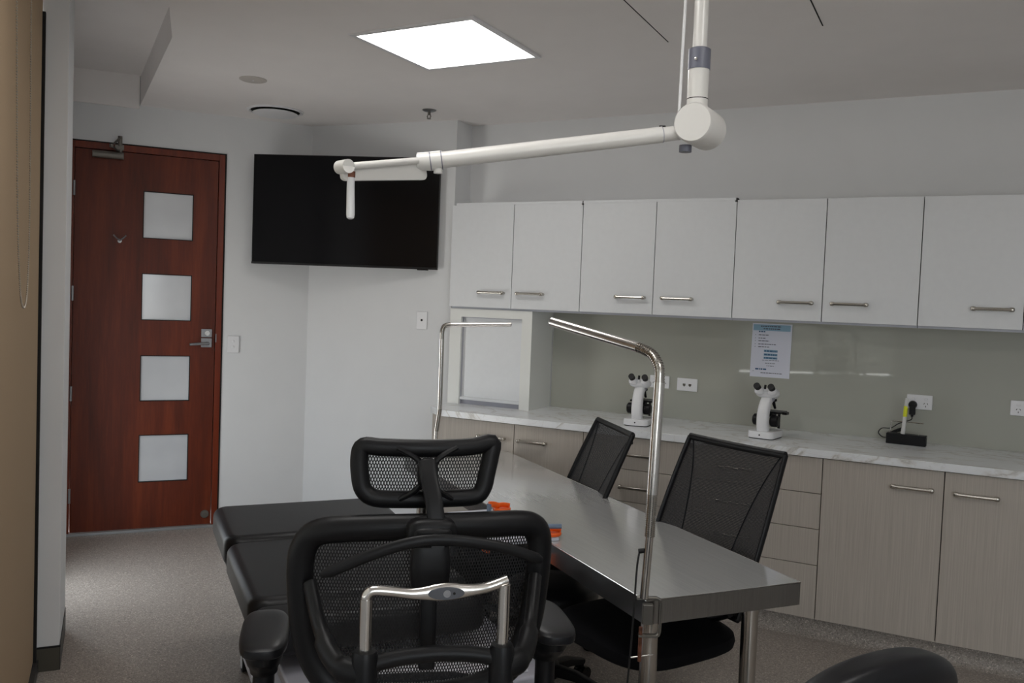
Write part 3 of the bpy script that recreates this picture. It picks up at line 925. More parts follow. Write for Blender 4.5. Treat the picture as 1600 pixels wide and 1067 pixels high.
MB().cyl(tuple(hb0 + Vector((0, 0, -0.026))), tuple(hb0 + Vector((0, 0, -0.012))), 0.010, n=16).build('swivel', 'rusty_steel', ed)
MB().tube([hb0 + Vector((0, 0, -0.024)), hb0 + Vector((0, 0, -0.05)), hb0 + Vector((0.002, 0, -0.112)), hb0 + Vector((0.002, 0, -0.120)), hb0 + Vector((0.002, 0, -0.123))], [0.0085, 0.0090, 0.0098, 0.0085, 0.004], 18).build('grip', 'plastic_white', t)
m = MB()
for i in range(6):
    q = e0 + sv * (L2 * 0.62 + i * 0.006) + upv * -0.011 - side * -0.0225
    w_ = random.uniform(0.0016, 0.0028)
    vs = [q, q + sv * w_, q + sv * w_ + upv * 0.004, q + upv * 0.004]
    m.add(vs + [v_ + side * 0.0006 for v_ in vs], [(0, 1, 2, 3), (7, 6, 5, 4), (0, 4, 5, 1), (2, 6, 7, 3)])
m.build('lettering', 'dark_gap', chn)

# ------------------------------------------------------------------ roller blind
t = thing('roller_blind', 'beige roller blind pulled down to the floor at the left edge', 'blind', Wp(-0.262, 0, 0), ROT)
MB().box(-0.004, 0.0, 2.30, 3.868, 0.055, 2.66).build('fabric', 'blind_fabric', t)
MB().tube([(-0.03, 2.30, 2.64), (-0.03, 3.86, 2.64)], 0.028, 16).build('roller', 'blind_fabric', t)
bp = smooth_path([(0.017, 2.66, 2.62), (0.017, 2.80, 1.80), (0.017, 2.90, 1.56), (0.017, 2.965, 1.495), (0.017, 3.04, 1.478), (0.017, 3.11, 1.495), (0.017, 3.165, 1.56), (0.017, 3.20, 1.80), (0.017, 3.13, 2.62)], 6)
m = MB()
acc = 0.0
for i in range(len(bp) - 1):
    a, b = bp[i], bp[i + 1]
    L = (b - a).length
    s = -acc % 0.0075
    while s < L:
        p = a + (b - a) * (s / L)
        r = 0.0034
        m.add([(p.x + r, p.y, p.z), (p.x - r, p.y, p.z), (p.x, p.y + r, p.z), (p.x, p.y - r, p.z), (p.x, p.y, p.z + r), (p.x, p.y, p.z - r)], [(0, 2, 4), (2, 1, 4), (1, 3, 4), (3, 0, 4), (2, 0, 5), (1, 2, 5), (3, 1, 5), (0, 3, 5)])
        s += 0.0075
    acc += L
m.tube(bp, 0.0008, 5)
m.build('bead_chain', 'bead_chain', t)


# ================================================================== ON THE WORKTOP
def microscope(label, loc, rz):
    t = thing('microscope', label, 'microscope', loc, rz, 'white microscopes on the worktop')
    MB().prism(rrect(-0.068, 0.068, -0.085, 0.095, 0.03), 0.004, 0.038).build('base', 'plastic_white', t, bevel=0.004)
    MB().prism(rrect(-0.064, 0.064, -0.08, 0.09, 0.028), 0.0, 0.005).build('foot_pad', 'black_rubber', t)
    MB().lathe([(0.004, -0.0845), (0.004, -0.0865), (0.001, -0.087)], 10, (0, 0, 0.021), 'y').build('power_jack', 'dark_gap', t)
    P = smooth_path([(0, -0.030, 0.034), (0, -0.044, 0.085), (0, -0.038, 0.135), (0, -0.012, 0.178), (0, 0.020, 0.200)], 6)
    n = len(P)
    MB().tube(P, [0.030 - 0.003 * i / n for i in range(n)], 18, rb=[0.027 - 0.004 * i / n for i in range(n)], up=(0, 1, 0), power=0.6).build('arm', 'plastic_white', t)
    MB().lathe([(0.030, 0.186), (0.034, 0.198), (0.034, 0.204)], 22, (0, 0.02, 0)).build('head_mount', 'couch_grey', t)
    h = MB().pad((0, 0.012, 0.226), (0.058, 0.036, 0.024), 0.6, 0.7, 28, 12).build('head', 'plastic_white', t)
    for s in (-1, 1):
        MB().pad((s * 0.033, -0.02, 0.238), (0.024, 0.026, 0.020), 0.8, 0.8, 18, 10).build('eyepiece_tube', 'plastic_white', h)
        MB().tube([(s * 0.035, -0.014, 0.242), (s * 0.036, -0.040, 0.257), (s * 0.0365, -0.058, 0.267)], [0.0135, 0.0165, 0.0165], 16).build('eyepiece', 'black_rubber', t)
        MB().tube([(s * 0.025, 0.005, 0.088), (s * 0.032, 0.005, 0.088), (s * 0.060, 0.005, 0.088), (s * 0.066, 0.005, 0.088)], [0.026, 0.031, 0.029, 0.022], 20).build('focus_knob', 'black_plastic', t)
    MB().cyl((0, -0.036, 0.25), (0, -0.03, 0.27), 0.006, n=10).build('dioptre_dial', 'black_plastic', t)
    MB().box(-0.06, 0.062, 0.035, 0.145, 0.121, 0.131).box(-0.03, 0.03, 0.01, 0.05, 0.11, 0.125).box(0.062, 0.086, 0.06, 0.10, 0.118, 0.132).build('stage', 'black_plastic', t, bevel=0.002)
    MB().lathe([(0.024, 0.102), (0.026, 0.118)], 18, (0, 0.085, 0)).cyl((0.045, 0.07, 0.045), (0.045, 0.07, 0.12), 0.007, n=10).cyl((-0.045, 0.04, 0.04), (-0.045, 0.04, 0.11), 0.006, n=10).build('condenser', 'black_plastic', t)
    MB().lathe([(0.022, 0.198), (0.027, 0.190), (0.027, 0.183), (0.02, 0.178)], 20, (0, 0.075, 0)).cyl((0.008, 0.078, 0.18), (0.016, 0.09, 0.143), 0.009, 0.006, 12).cyl((-0.012, 0.066, 0.18), (-0.022, 0.055, 0.155), 0.008, 0.006, 12).build('objective_turret', 'black_plastic', t)
    MB().pad((0, 0.055, 0.208), (0.036, 0.04, 0.014), 0.7, 0.6, 24, 10).build('nose', 'plastic_white', t)
    return t
microscope('white microscope with black eyepieces next to the bent lamp post', (-1.535, 4.53, CT), math.radians(6))
microscope('white microscope with black eyepieces standing below the notice', (-0.860, 4.54, CT), math.radians(-8))

t = thing('charger_box', 'small black box with a thin bent metal rod on the worktop', 'charger', (-0.215, 4.815, CT), math.radians(-4))
MB().box(-0.092, 0.092, -0.028, 0.028, 0.0, 0.052).build('box', 'black_plastic', t, bevel=0.0025)
MB().tube(smooth_path([(-0.08, 0.02, 0.05), (-0.077, 0.02, 0.095), (-0.074, 0.02, 0.106), (-0.06, 0.02, 0.111), (0.075, 0.0, 0.113)], 6), 0.003, 8).build('bent_rod', 'chrome', t)
MB().cyl((0.055, -0.002, 0.052), (0.055, -0.002, 0.056), 0.007, n=12).build('contact', 'chrome', t)
t = thing('marker_pen', 'slim white marker with a yellow band standing in the black box', 'pen', (-0.232, 4.808, CT + 0.0525))
MB().cyl((0, 0, 0), (0.002, 0, 0.03), 0.0105, n=14).build('collar', 'marker_white', t)
MB().cyl((0.002, 0, 0.03), (0.005, 0, 0.088), 0.0095, n=14).build('barrel', 'marker_white', t)
MB().cyl((0.005, 0, 0.088), (0.007, 0, 0.142), 0.0098, n=14).build('yellow_band', 'marker_yellow', t)
MB().cyl((0.007, 0, 0.142), (0.0095, 0, 0.182), 0.0085, 0.007, 14).tube([(0.016, -0.006, 0.18), (0.015, -0.009, 0.135)], 0.002, 6).build('cap', 'marker_white', t)
t = thing('power_plug', 'black power adaptor plugged into the double socket', 'plug', (-0.199, SY - 0.0095, 1.108))
MB().tube([(0, 0.0, 0.0), (0, -0.012, 0.0), (0, -0.026, 0.0)], [0.021, 0.021, 0.018], 18).box(-0.0145, 0.0145, -0.03, -0.004, -0.05, 0.0).cyl((0, -0.018, -0.05), (0, -0.018, -0.062), 0.006, n=10).build('adaptor', 'black_plastic', t, bevel=0.002)
MB().tube(smooth_path([(0, -0.018, -0.06), (-0.002, -0.022, -0.075), (-0.03, -0.03, -0.088), (-0.06, -0.04, -0.10), (-0.095, -0.05, -0.125), (-0.135, -0.065, -0.128), (-0.15, -0.08, -0.15), (-0.13, -0.10, -0.168), (-0.108, -0.108, -0.168)], 6), 0.0026, 8).build('cable', 'black_rubber', t)
MB().tube(smooth_path([(-0.112, -0.075, -0.158), (-0.075, -0.06, -0.135), (-0.03, -0.06, -0.115), (-0.035, -0.066, -0.125), (-0.078, -0.07, -0.145), (-0.112, -0.08, -0.165)], 6), 0.0045, 8).build('cable_bundle', 'black_rubber', t)

# ================================================================== STEEL TABLE
TZ = 0.72
tc = [(1.397, 2.052), (1.959, 2.044), (2.027, 4.40), (1.428, 4.41)]
o0 = Wp(1.70, 3.22)
t = thing('steel_table', 'long stainless steel table on round tubular legs', 'table', (o0.x, o0.y, 0), ROT)
loc = lambda x, y: (x - 1.70, y - 3.22)
P = [loc(*q) for q in tc]
MB().prism(P, TZ - 0.004, TZ).build('tabletop', 'table_steel', t, bevel=0.0018)
ap = MB()
for i in range(4):
    a, b = Vector(P[i] + (0,)), Vector(P[(i + 1) % 4] + (0,))
    d = (b - a).normalized(); nrm = Vector((-d.y, d.x, 0)) * 0.0035
    vs = [a, b, b + nrm, a + nrm]
    ap.add([(q.x, q.y, TZ - 0.072) for q in vs] + [(q.x, q.y, TZ - 0.004) for q in vs], [(0, 3, 2, 1), (4, 5, 6, 7), (0, 1, 5, 4), (1, 2, 6, 5), (2, 3, 7, 6), (3, 0, 4, 7)])
ap.build('apron', 'apron_steel', t)
MB().tube([(q[0], q[1], TZ - 0.0015) for q in P], 0.0022, 8, closed=True).build('rim', 'chrome', t)
ui = [(P[i][0] * 0.985, P[i][1] * 0.996) for i in range(4)]
MB().prism(ui, TZ - 0.07, TZ - 0.064).build('underside', 'apron_steel', t)
for (x, y) in ((1.462, 2.125), (1.862, 2.155), (1.955, 4.33), (1.505, 4.335)):
    lx, ly = loc(x, y)
    lg = MB().cyl((lx, ly, 0.02), (lx, ly, TZ - 0.064), 0.026, n=20).build('leg', 'steel_tube', t)
    MB().lathe([(0.0275, TZ - 0.125), (0.0275, TZ - 0.064)], 20, (lx, ly, 0)).build('leg_collar', 'steel_tube', lg)
    MB().lathe([(0.022, 0.0), (0.03, 0.004), (0.03, 0.02), (0.024, 0.024)], 16, (lx, ly, 0)).build('foot', 'black_rubber', lg)

# board clamped to the table edge with two orange clamps
b0 = Wp(1.32, 2.90, TZ + 0.0008)
bd = MB().box(-0.125, 0.125, -0.22, 0.235, 0.0, 0.011).build('board', 'tray_grey', loc=b0, rz=ROT, bevel=0.0015)
tag(bd, 'thin light grey board clamped to the edge of the steel table', 'board')
def clamp(label, x, y, ang):
    p = Wp(x, y, TZ + 0.013)
    t = thing('clamp', label, 'clamp', (p.x, p.y, p.z), ROT + ang, 'orange clamps on the table edge')
    MB().lathe([(0.034, 0.0), (0.036, 0.006), (0.034, 0.011), (0.028, 0.012), (0.026, 0.008), (0.002, 0.008)], 28).build('pad', 'orange_plastic', t)
    MB().tube(smooth_path([(-0.02, 0, 0.018), (0.0, 0, 0.022), (0.034, 0, 0.016)], 4), 0.007, 10, rb=0.009).build('jaw', 'orange_plastic', t)
    MB().box(-0.064, -0.055, -0.009, 0.009, -0.16, 0.03).build('bar', 'blue_grey', t)
    MB().tube(smooth_path([(-0.06, 0, 0.028), (-0.04, 0, 0.026), (-0.015, 0, 0.018)], 4), 0.009, 10, rb=0.012).build('fixed_arm', 'orange_plastic', t)
    MB().tube(smooth_path([(-0.06, 0, -0.07), (-0.058, 0, -0.10), (-0.06, 0, -0.135), (-0.07, 0, -0.16)], 4), 0.014, 12, rb=0.018).build('trigger_body', 'orange_plastic', t)
    MB().cyl((-0.045, 0, -0.10), (-0.0, 0, -0.098), 0.007, n=10).build('slide', 'orange_plastic', t)
    MB().lathe([(0.007, -0.075), (0.007, -0.095)], 10, (0.0, 0, 0)).build('lower_screw', 'chrome', t)
    return t
clamp('orange clamp at the far end of the grey board', 1.412, 3.105, 0.15)
t = clamp('orange clamp at the near end of the grey board', 1.435, 2.72, -0.1)
MB().cyl((-0.02, 0.0, 0.03), (0.03, -0.02, 0.034), 0.009, n=12).build('grip_end', 'blue_grey', t)

# ------------------------------------------------------------------ bent lamps
def clampbase(t, x, y, z, rz):
    R_ = Matrix.Translation((x, y, z)) @ Matrix.Rotation(rz, 4, 'Z')
    c = MB().tube([(0.045, 0, 0.008), (-0.012, 0, 0.008), (-0.020, 0, 0.004), (-0.023, 0, -0.006), (-0.023, 0, -0.086), (-0.020, 0, -0.096), (-0.012, 0, -0.100), (0.036, 0, -0.100)], 0.0045, 10, rb=0.010, up=(0, 1, 0), power=0.5)
    c.xform(R_).build('c_clamp', 'brushed_nickel', t)
    MB().box(0.0, 0.03, 0.004, 0.022, -0.062, -0.004).xform(R_).build('clamp_block', 'closer_grey', t, bevel=0.003)
    MB().tube([(0.03, 0, -0.076), (0.03, 0, -0.175)], 0.0055, 10).xform(R_).build('clamp_screw', 'rusty_steel', t)
    MB().tube([(-0.008, 0.006, -0.152), (0.056, -0.004, -0.168)], 0.0024, 8).xform(R_).build('tommy_bar', 'chrome', t)
def lamp(label, base, up_pts, bend, head, r=0.0125, s=1.0):
    t = thing('bent_lamp', label, 'lamp', base, 0, 'chrome bent tube lamps on the table')
    B0 = Vector(base)
    g = lambda q: Vector(q) - B0
    up_pts = [g(q) for q in up_pts]
    head = [g(q) for q in head]
    bend = [g(q) for q in bend]
    lo, mid0, mid1, hi = up_pts
    MB().tube([lo, mid0], r * 0.78, 16).build('lower_tube', 'chrome', t)
    fx = MB().tube([mid0, mid1], r * 0.86, 16)
    n = max(6, int((mid1 - mid0).length / 0.006))
    for i in range(n):
        a = mid0 + (mid1 - mid0) * ((i + 0.5) / n)
        d = (mid1 - mid0).normalized() * 0.0018
        fx.tube([a - d, a + d], r * 0.96, 14)
    fx.build('flex_joint', 'steel_tube', t)
    MB().tube([mid1, hi], r, 18).build('upright_tube', 'chrome', t)
    bp = smooth_path(bend, 8)
    fb = MB().tube(bp, r * 0.86, 16)
    acc = 0
    L = sum((bp[i + 1] - bp[i]).length for i in range(len(bp) - 1))
    n = max(8, int(L / 0.007))
    for i in range(n):
        tgt = L * (i + 0.5) / n
        k_, acc = 0, 0.0
        while acc + (bp[k_ + 1] - bp[k_]).length < tgt:
            acc += (bp[k_ + 1] - bp[k_]).length; k_ += 1
        dd = (bp[k_ + 1] - bp[k_]).normalized()
        a = bp[k_] + dd * (tgt - acc)
        fb.tube([a - dd * 0.0022, a + dd * 0.0022], r * 0.98, 14)
    fb.build('flex_bend', 'steel_tube', t)
    hd = MB().tube([head[0], head[1]], r, 18).build('lamp_head', 'chrome', t)
    dd = (head[1] - head[0]).normalized()
    MB().tube([head[1] - dd * 0.001, head[1] + dd * 0.0015], r * 0.82, 16).build('end_cap', 'aluminium', hd)
    MB().tube([head[1] + dd * 0.001, head[1] + dd * 0.003], r * 0.25, 8).build('cap_hole', 'dark_gap', hd)
    return t
n1 = [Wp(1.376, 2.035, 0.735), Wp(1.383, 2.032, 0.91), Wp(1.384, 2.030, 1.03), Wp(1.395, 2.036, 1.345)]
l1 = lamp('tall chrome bent lamp clamped to the near corner of the steel table', Wp(1.376, 2.035, TZ).to_tuple(), n1,
          [Wp(1.395, 2.036, 1.343), Wp(1.396, 2.042, 1.385), Wp(1.392, 2.068, 1.418), Wp(1.384, 2.11, 1.433), Wp(1.380, 2.13, 1.437)],
          [Wp(1.381, 2.125, 1.436), Wp(1.322, 2.56, 1.493)], r=0.0155)
R1 = Matrix.Rotation(ROT + 0.5, 4, 'Z')
q = Wp(0.031, 0.002)
clampbase(l1, q.x, q.y, 0.002, ROT + 2.71)
MB().tube(smooth_path([(-0.018, -0.004, 0.145), (-0.021, -0.010, 0.10), (-0.022, -0.016, 0.0), (-0.024, -0.022, -0.12), (-0.034, -0.022, -0.30), (-0.05, 0.0, -0.5), (-0.02, 0.03, -0.7)], 6), 0.0028, 8).cyl((-0.004, -0.002, 0.15), (-0.020, -0.005, 0.146), 0.007, n=10).build('power_lead', 'black_rubber', l1)
n2 = [Wp(1.587, 4.385, 0.735), Wp(1.590, 4.385, 0.85), Wp(1.602, 4.375, 0.97), Wp(1.600, 4.375, 1.345)]
l2 = lamp('thin chrome bent lamp at the far end of the table, before the shutter cupboard', Wp(1.587, 4.385, TZ).to_tuple(), n2,
          [Wp(1.600, 4.375, 1.343), Wp(1.600, 4.374, 1.385), Wp(1.612, 4.368, 1.415), Wp(1.645, 4.352, 1.424)],
          [Wp(1.64, 4.354, 1.424), Wp(1.93, 4.215, 1.437)], r=0.0135)
clampbase(l2, 0.0, 0.0, 0.002, ROT - 1.57)

# ------------------------------------------------------------------ bin under the far end
p = Wp(1.72, 4.19)
t = thing('waste_bin', 'black waste bin with dark liner under the far end of the table', 'bin', (p.x, p.y, 0))
MB().lathe([(0.13, 0.0), (0.135, 0.004), (0.165, 0.36), (0.17, 0.372), (0.172, 0.378), (0.162, 0.378), (0.158, 0.36), (0.125, 0.01)], 32).build('bucket', 'black_plastic', t)
m = MB()
vs, n = [], 48
for (r_, z_) in ((0.157, 0.25), (0.160, 0.384), (0.176, 0.388), (0.180, 0.33)):
    for j in range(n):
        th = 2 * PI * j / n
        w_ = 0.004 * math.sin(7 * th) + 0.003 * math.sin(17 * th + 1)
        vs.append(((r_ + w_) * math.cos(th), (r_ + w_) * math.sin(th), z_ + 2 * w_))
m.add(vs, [(i * n + j, i * n + (j + 1) % n, (i + 1) * n + (j + 1) % n, (i + 1) * n + j) for i in range(3) for j in range(n)])
m.build('liner', 'liner_dark', t)

# ================================================================== CHAIRS
def star_base(t, r=0.31, mat='black_plastic', rot=0.3):
    for i in range(5):
        a = rot + 2 * PI * i / 5
        c, s = math.cos(a), math.sin(a)
        lg = MB().tube([(0.02 * c, 0.02 * s, 0.105), (0.12 * c, 0.12 * s, 0.10), (r * c, r * s, 0.078)], [0.026, 0.024, 0.016], 10, rb=[0.024, 0.02, 0.012], power=0.6).build('base_leg', mat, t)
        ca = MB()
        for sd in (-1, 1):
            cx, cy = r * c - s * 0.016 * sd, r * s + c * 0.016 * sd
            ca.tube([(cx - s * -0.009, cy - c * 0.009, 0.029), (cx + s * -0.009, cy + c * 0.009, 0.029)], 0.029, 16)
        ca.cyl((r * c, r * s, 0.03), (r * c, r * s, 0.08), 0.007, n=8)
        ca.build('caster', 'black_gloss', lg)
    MB().lathe([(0.045, 0.075), (0.045, 0.13), (0.028, 0.135), (0.028, 0.25), (0.019, 0.252), (0.019, 0.42)], 20).build('gas_column', 'black_plastic', t)

# ---- mesh chairs on the far side of the table
def net_back(t, W_=0.245):
    z0, z1 = 0.50, 1.045
    def yz(z, x):
        f = (z - z0) / (z1 - z0)
        return -0.185 - 0.20 * f - 0.02 * f * f + 0.22 * x * x * (0.8 + 0.2 * f)
    def hw(z):
        f = (z - z0) / (z1 - z0)
        return W_ * (0.93 + 0.09 * math.sin(PI * (0.25 + 0.62 * f)) - 0.02 * f)
    def sm(z):
        f = max(0.0, min(1.0, (z - z0) / (z1 - z0)))
        return hw(z) * (0.42 + 0.22 * f + 0.30 * f ** 4)
    def topz(x, z):
        f = (z - z0) / (z1 - z0)
        return z + 0.006 * f * (x / W_) ** 2
    C_ = lambda a, b: (lambda z: (lambda x: (x, yz(z, x), topz(x, z)))(sm(z) * (2 * a - 1)))(z0 + (z1 - z0) * b)
    MB().surf(C_, 16, 20).build('centre_net', 'fine_net', t)
    for s in (-1, 1):
        S_ = lambda a, b: (lambda z: (lambda x: (x, yz(z, x), topz(x, z)))(s * (sm(z) + (hw(z) - sm(z)) * a)))(z0 + (z1 - z0) * b)
        MB().surf(S_, 6, 20).build('side_net', 'side_net', t)
        zs = [z0 + (z1 - z0) * i / 20 for i in range(21)]
        MB().tube([(s * sm(z), yz(z, sm(z)) - 0.002, topz(sm(z), z)) for z in zs], 0.0035, 8).build('seam', 'black_fabric', t)
        MB().tube([(s * hw(z), yz(z, hw(z)), topz(hw(z), z)) for z in zs], 0.0085, 10, rb=0.012, up=(0, 1, 0)).build('side_rail', 'black_plastic', t)
        MB().lathe([(0.010, -0.004), (0.010, 0.006), (0.003, 0.008)], 14, (s * hw(z1) * 0.95, yz(z1, hw(z1)) - 0.0, z1 - 0.03), 'y').build('corner_button', 'black_gloss', t)
    xs = [hw(z1) * (2 * i / 20 - 1) for i in range(21)]
    MB().tube([(x, yz(z1, x), topz(x, z1)) for x in xs], 0.011, 10, rb=0.014).build('top_rail', 'black_plastic', t)
    xs = [hw(z0) * (2 * i / 12 - 1) for i in range(13)]
    MB().tube([(x, yz(z0, x), z0) for x in xs], 0.010, 10).build('bottom_rail', 'black_plastic', t)
def mesh_chair(label, x, y, ang, sx=1.0, sz=1.0):
    p = Wp(x, y)
    t = thing('mesh_chair', label, 'chair', (p.x, p.y, 0), ang, 'black mesh-back chairs behind the table')
    net_back(t)
    MB().pad((0, 0.03, 0.425), (0.27, 0.265, 0.046), 0.55, 0.6, 44, 14).build('seat', 'black_fabric', t)
    MB().pad((0, 0.0, 0.378), (0.19, 0.17, 0.022), 0.5, 0.5, 30, 10).build('seat_pan', 'black_plastic', t)
    MB().tube(smooth_path([(0, 0.0, 0.36), (0, -0.17, 0.355), (0, -0.27, 0.42), (0, -0.235, 0.52), (0, -0.29, 0.66)], 6), 0.03, 10, rb=0.016).build('spine', 'black_plastic', t)
    for s in (-1, 1):
        MB().tube(smooth_path([(s * 0.03, -0.20, 0.44), (s * 0.13, -0.19, 0.47), (s * 0.225, -0.155, 0.52)], 5), 0.012, 8).build('back_strut', 'black_plastic', t)
    star_base(t, 0.30, rot=0.5)
    t.scale = (sx, 1.0, sz)
    return t
# facing the table (towards -x of the room frame)
mesh_chair('black mesh-back office chair at the near end behind the table', 1.745, 2.535, ROT + PI / 2 + math.radians(9.3))
mesh_chair('black mesh-back office chair farther back, beside the first microscope', 1.752, 3.552, ROT + PI / 2 - math.radians(12.5), 1.08, 0.945)

# ---- stool under the table
p = Wp(1.60, 3.02)
t = thing('stool', 'round black padded stool on casters tucked under the steel table', 'stool', (p.x, p.y, 0), ROT)
MB().lathe([(0.02, 0.36), (0.165, 0.365), (0.185, 0.385), (0.19, 0.41), (0.185, 0.435), (0.165, 0.45), (0.09, 0.456), (0.005, 0.457)], 40).build('seat', 'black_vinyl', t, smooth=60)
MB().lathe([(0.06, 0.33), (0.12, 0.35), (0.12, 0.362)], 24).build('seat_plate', 'black_plastic', t)
star_base(t, 0.215, rot=0.35)

# ---- office chair with headrest, seen from behind
ET = ROT - math.radians(12)
t = thing('headrest_chair', 'black mesh office chair with headrest and chrome rear frame, seen from behind', 'chair', (-1.1347, 1.7234, 0), ET)
def yb(x, z):
    return -0.262 + 0.55 * x * x - 0.10 * (z - 0.95)
ring2 = [(-0.19, 1.074), (-0.10, 1.080), (0.0, 1.082), (0.10, 1.082), (0.19, 1.081), (0.232, 1.072), (0.250, 1.045), (0.253, 0.99), (0.250, 0.93), (0.242, 0.86), (0.222, 0.79), (0.185, 0.74), (0.11, 0.715), (0.0, 0.708), (-0.11, 0.715), (-0.185, 0.74), (-0.222, 0.79), (-0.242, 0.86), (-0.250, 0.93), (-0.253, 0.985), (-0.248, 1.03), (-0.228, 1.062)]
rp = smooth_path([(x, yb(x, z), z) for (x, z) in ring2], 4, True)
MB().tube(rp, 0.028, 16, closed=True, rb=0.023, up=(0, 1, 0)).build('back_frame', 'black_plastic', t)
def half(z, s):
    best = 0.0
    pts = rp + [rp[0]]
    for i in range(len(rp)):
        a, b = pts[i], pts[i + 1]
        if (a.z - z) * (b.z - z) <= 0 and abs(a.z - b.z) > 1e-6:
            x = a.x + (b.x - a.x) * (z - a.z) / (b.z - a.z)
            if x * s > best:
                best = x * s
    return best
def bs(a, b):
    z = 0.712 + (1.078 - 0.712) * b
    l_, r_ = -half(z, -1), half(z, 1)
    x = l_ + (r_ - l_) * a
    return (x, yb(x, z) + 0.004, z)
MB().surf(bs, 30, 30).build('back_mesh', 'coarse_weave', t)
def yh(x):
    return -0.235 + 0.6 * x * x
ringh = [(-0.133, 1.2405), (-0.10, 1.2395), (-0.05, 1.2385), (0.0, 1.238), (0.05, 1.2385), (0.10, 1.241), (0.143, 1.248), (0.142, 1.222), (0.134, 1.180), (0.127, 1.150), (0.108, 1.133), (0.05, 1.131), (0.0, 1.130), (-0.05, 1.130), (-0.105, 1.132), (-0.130, 1.148), (-0.139, 1.180), (-0.141, 1.22)]
rh = smooth_path([(x, yh(x), z) for (x, z) in ringh], 4, True)
hf = MB().tube([(q.x * 0.985, q.y, q.z) for q in rh], 0.0190, 14, closed=True, rb=0.015, up=(0, 1, 0)).build('headrest_frame', 'black_plastic', t)
def hs(a, b):
    z = 1.135 + 0.100 * b
    w_ = 0.128 + 0.010 * b
    x = -w_ + 2 * w_ * a
    return (x, yh(x) + 0.006, z)
MB().surf(hs, 24, 8).build('headrest_mesh', 'coarse_weave', t)
br = MB()
for (sx, z_) in ((-0.062, 1.240), (0.062, 1.242), (-0.055, 1.132), (0.055, 1.132)):
    br.tube(smooth_path([(0.0 + 0.1 * sx, -0.258, 1.19 + 0.15 * (z_ - 1.19)), (0.42 * sx, -0.254, 1.19 + 0.62 * (z_ - 1.19)), (sx, -0.243, z_)], 5), 0.0075, 8, rb=0.006)
br.pad((0, -0.258, 1.19), (0.022, 0.012, 0.032), 0.6, 0.7, 20, 10)
br.build('headrest_bracket', 'black_plastic', t)
st = smooth_path([(-0.003, -0.262, 1.215), (0.0, -0.285, 1.185), (0.008, -0.31, 1.14), (0.014, -0.325, 1.09), (0.014, -0.325, 1.06)], 6)
MB().tube(st, 0.018, 14, rb=0.008, up=(0, 1, 0), power=0.5).build('headrest_stem', 'black_plastic', t)
hb = MB().pad((0.004, -0.318, 1.082), (0.050, 0.026, 0.030), 0.5, 0.6, 30, 12).pad((0.004, -0.325, 1.078), (0.040, 0.026, 0.020), 0.5, 0.5, 26, 10).build('stem_housing', 'black_plastic', t)
MB().pad((0.004, -0.315, 1.01), (0.040, 0.024, 0.062), 0.5, 0.6, 28, 14).build('housing_body', 'black_plastic', t)
MB().tube([(0.004, -0.31, 0.97), (0.004, -0.315, 0.86), (0.004, -0.31, 0.80)], 0.017, 12, rb=0.010, up=(0, 1, 0), power=0.6).build('height_track', 'black_plastic', t)
hp = smooth_path([(-0.212, -0.375, 1.018), (-0.12, -0.385, 1.058), (-0.05, -0.39, 1.080), (0.01, -0.392, 1.086), (0.08, -0.39, 1.079), (0.15, -0.385, 1.063), (0.222, -0.375, 1.035)], 6)
n = len(hp)
MB().tube(hp, [0.007 if 0 < i < n - 1 else 0.004 for i in range(n)], 12, rb=[(0.0115 if 0 < i < n - 1 else 0.006) for i in range(n)], up=(0, 0, 1)).cyl((0.008, -0.39, 1.078), (0.006, -0.32, 1.07), 0.014, n=12).build('coat_hanger', 'black_plastic', t)
# chrome frame
HXL, HXR, HY = -0.128, 0.136, -0.42
for (x, nm) in ((HXL, 'rear_tube'), (HXR, 'rear_tube')):
    MB().tube(smooth_path([(x, HY, 0.985 if x < 0 else 1.004), (x, HY, 0.90), (x * 0.98, HY + 0.005, 0.80), (x * 0.95, HY + 0.03, 0.68), (x * 0.85, HY + 0.14, 0.53), (x * 0.8, -0.10, 0.44)], 6), 0.0118, 16).build(nm, 'chrome', t)
bar = smooth_path([(HXL, HY, 0.975), (HXL, HY, 0.990), (HXL + 0.010, HY, 1.000), (-0.085, HY, 0.998), (-0.045, HY - 0.002, 0.993), (-0.01, HY - 0.003, 0.993), (0.02, HY - 0.003, 0.994), (0.05, HY - 0.003, 0.995), (0.085, HY - 0.002, 0.997), (0.108, HY, 1.001), (0.126, HY, 1.007), (0.142, HY + 0.002, 1.012)], 4)
ra = []
rb_ = []
for q in bar:
    g = math.exp(-((q.x - 0.020) / 0.045) ** 2)
    ra.append(0.0100 + 0.0075 * g)
    rb_.append(0.0100 - 0.001 * g)
hm = MB().tube(bar, rb_, 16, rb=ra, up=(0, 0, 1)).build('top_handle', 'chrome', t)
bg = MB()
for (rx, rz_, yy) in ((0.035, 0.0122, HY - 0.0135),):
    vs = [(0.021 + rx * math.cos(2 * PI * j / 32), yy + 0.004, 0.994 + rz_ * math.sin(2 * PI * j / 32)) for j in range(32)] + [(0.021 + rx * math.cos(2 * PI * j / 32), yy, 0.994 + rz_ * math.sin(2 * PI * j / 32)) for j in range(32)]
    bg.add(vs, [tuple(range(32)), tuple(range(63, 31, -1))] + [(j, (j + 1) % 32, 32 + (j + 1) % 32, 32 + j) for j in range(32)])
bgo = bg.build('oval_badge', 'badge_grey', hm, bevel=0.001)
MB().lathe([(0.0072, 0.0), (0.0072, -0.002), (0.0055, -0.002), (0.0055, -0.001), (0.001, -0.001)], 18, (0.022, HY - 0.0133, 0.994), 'y').build('badge_ring', 'satin_silver', hm)
MB().lathe([(0.0026, 0.0), (0.0026, -0.0012), (0.0005, -0.0013)], 12, (0.036, HY - 0.0132, 0.994), 'y').build('badge_dot', 'dark_gap', hm)
cb = MB()
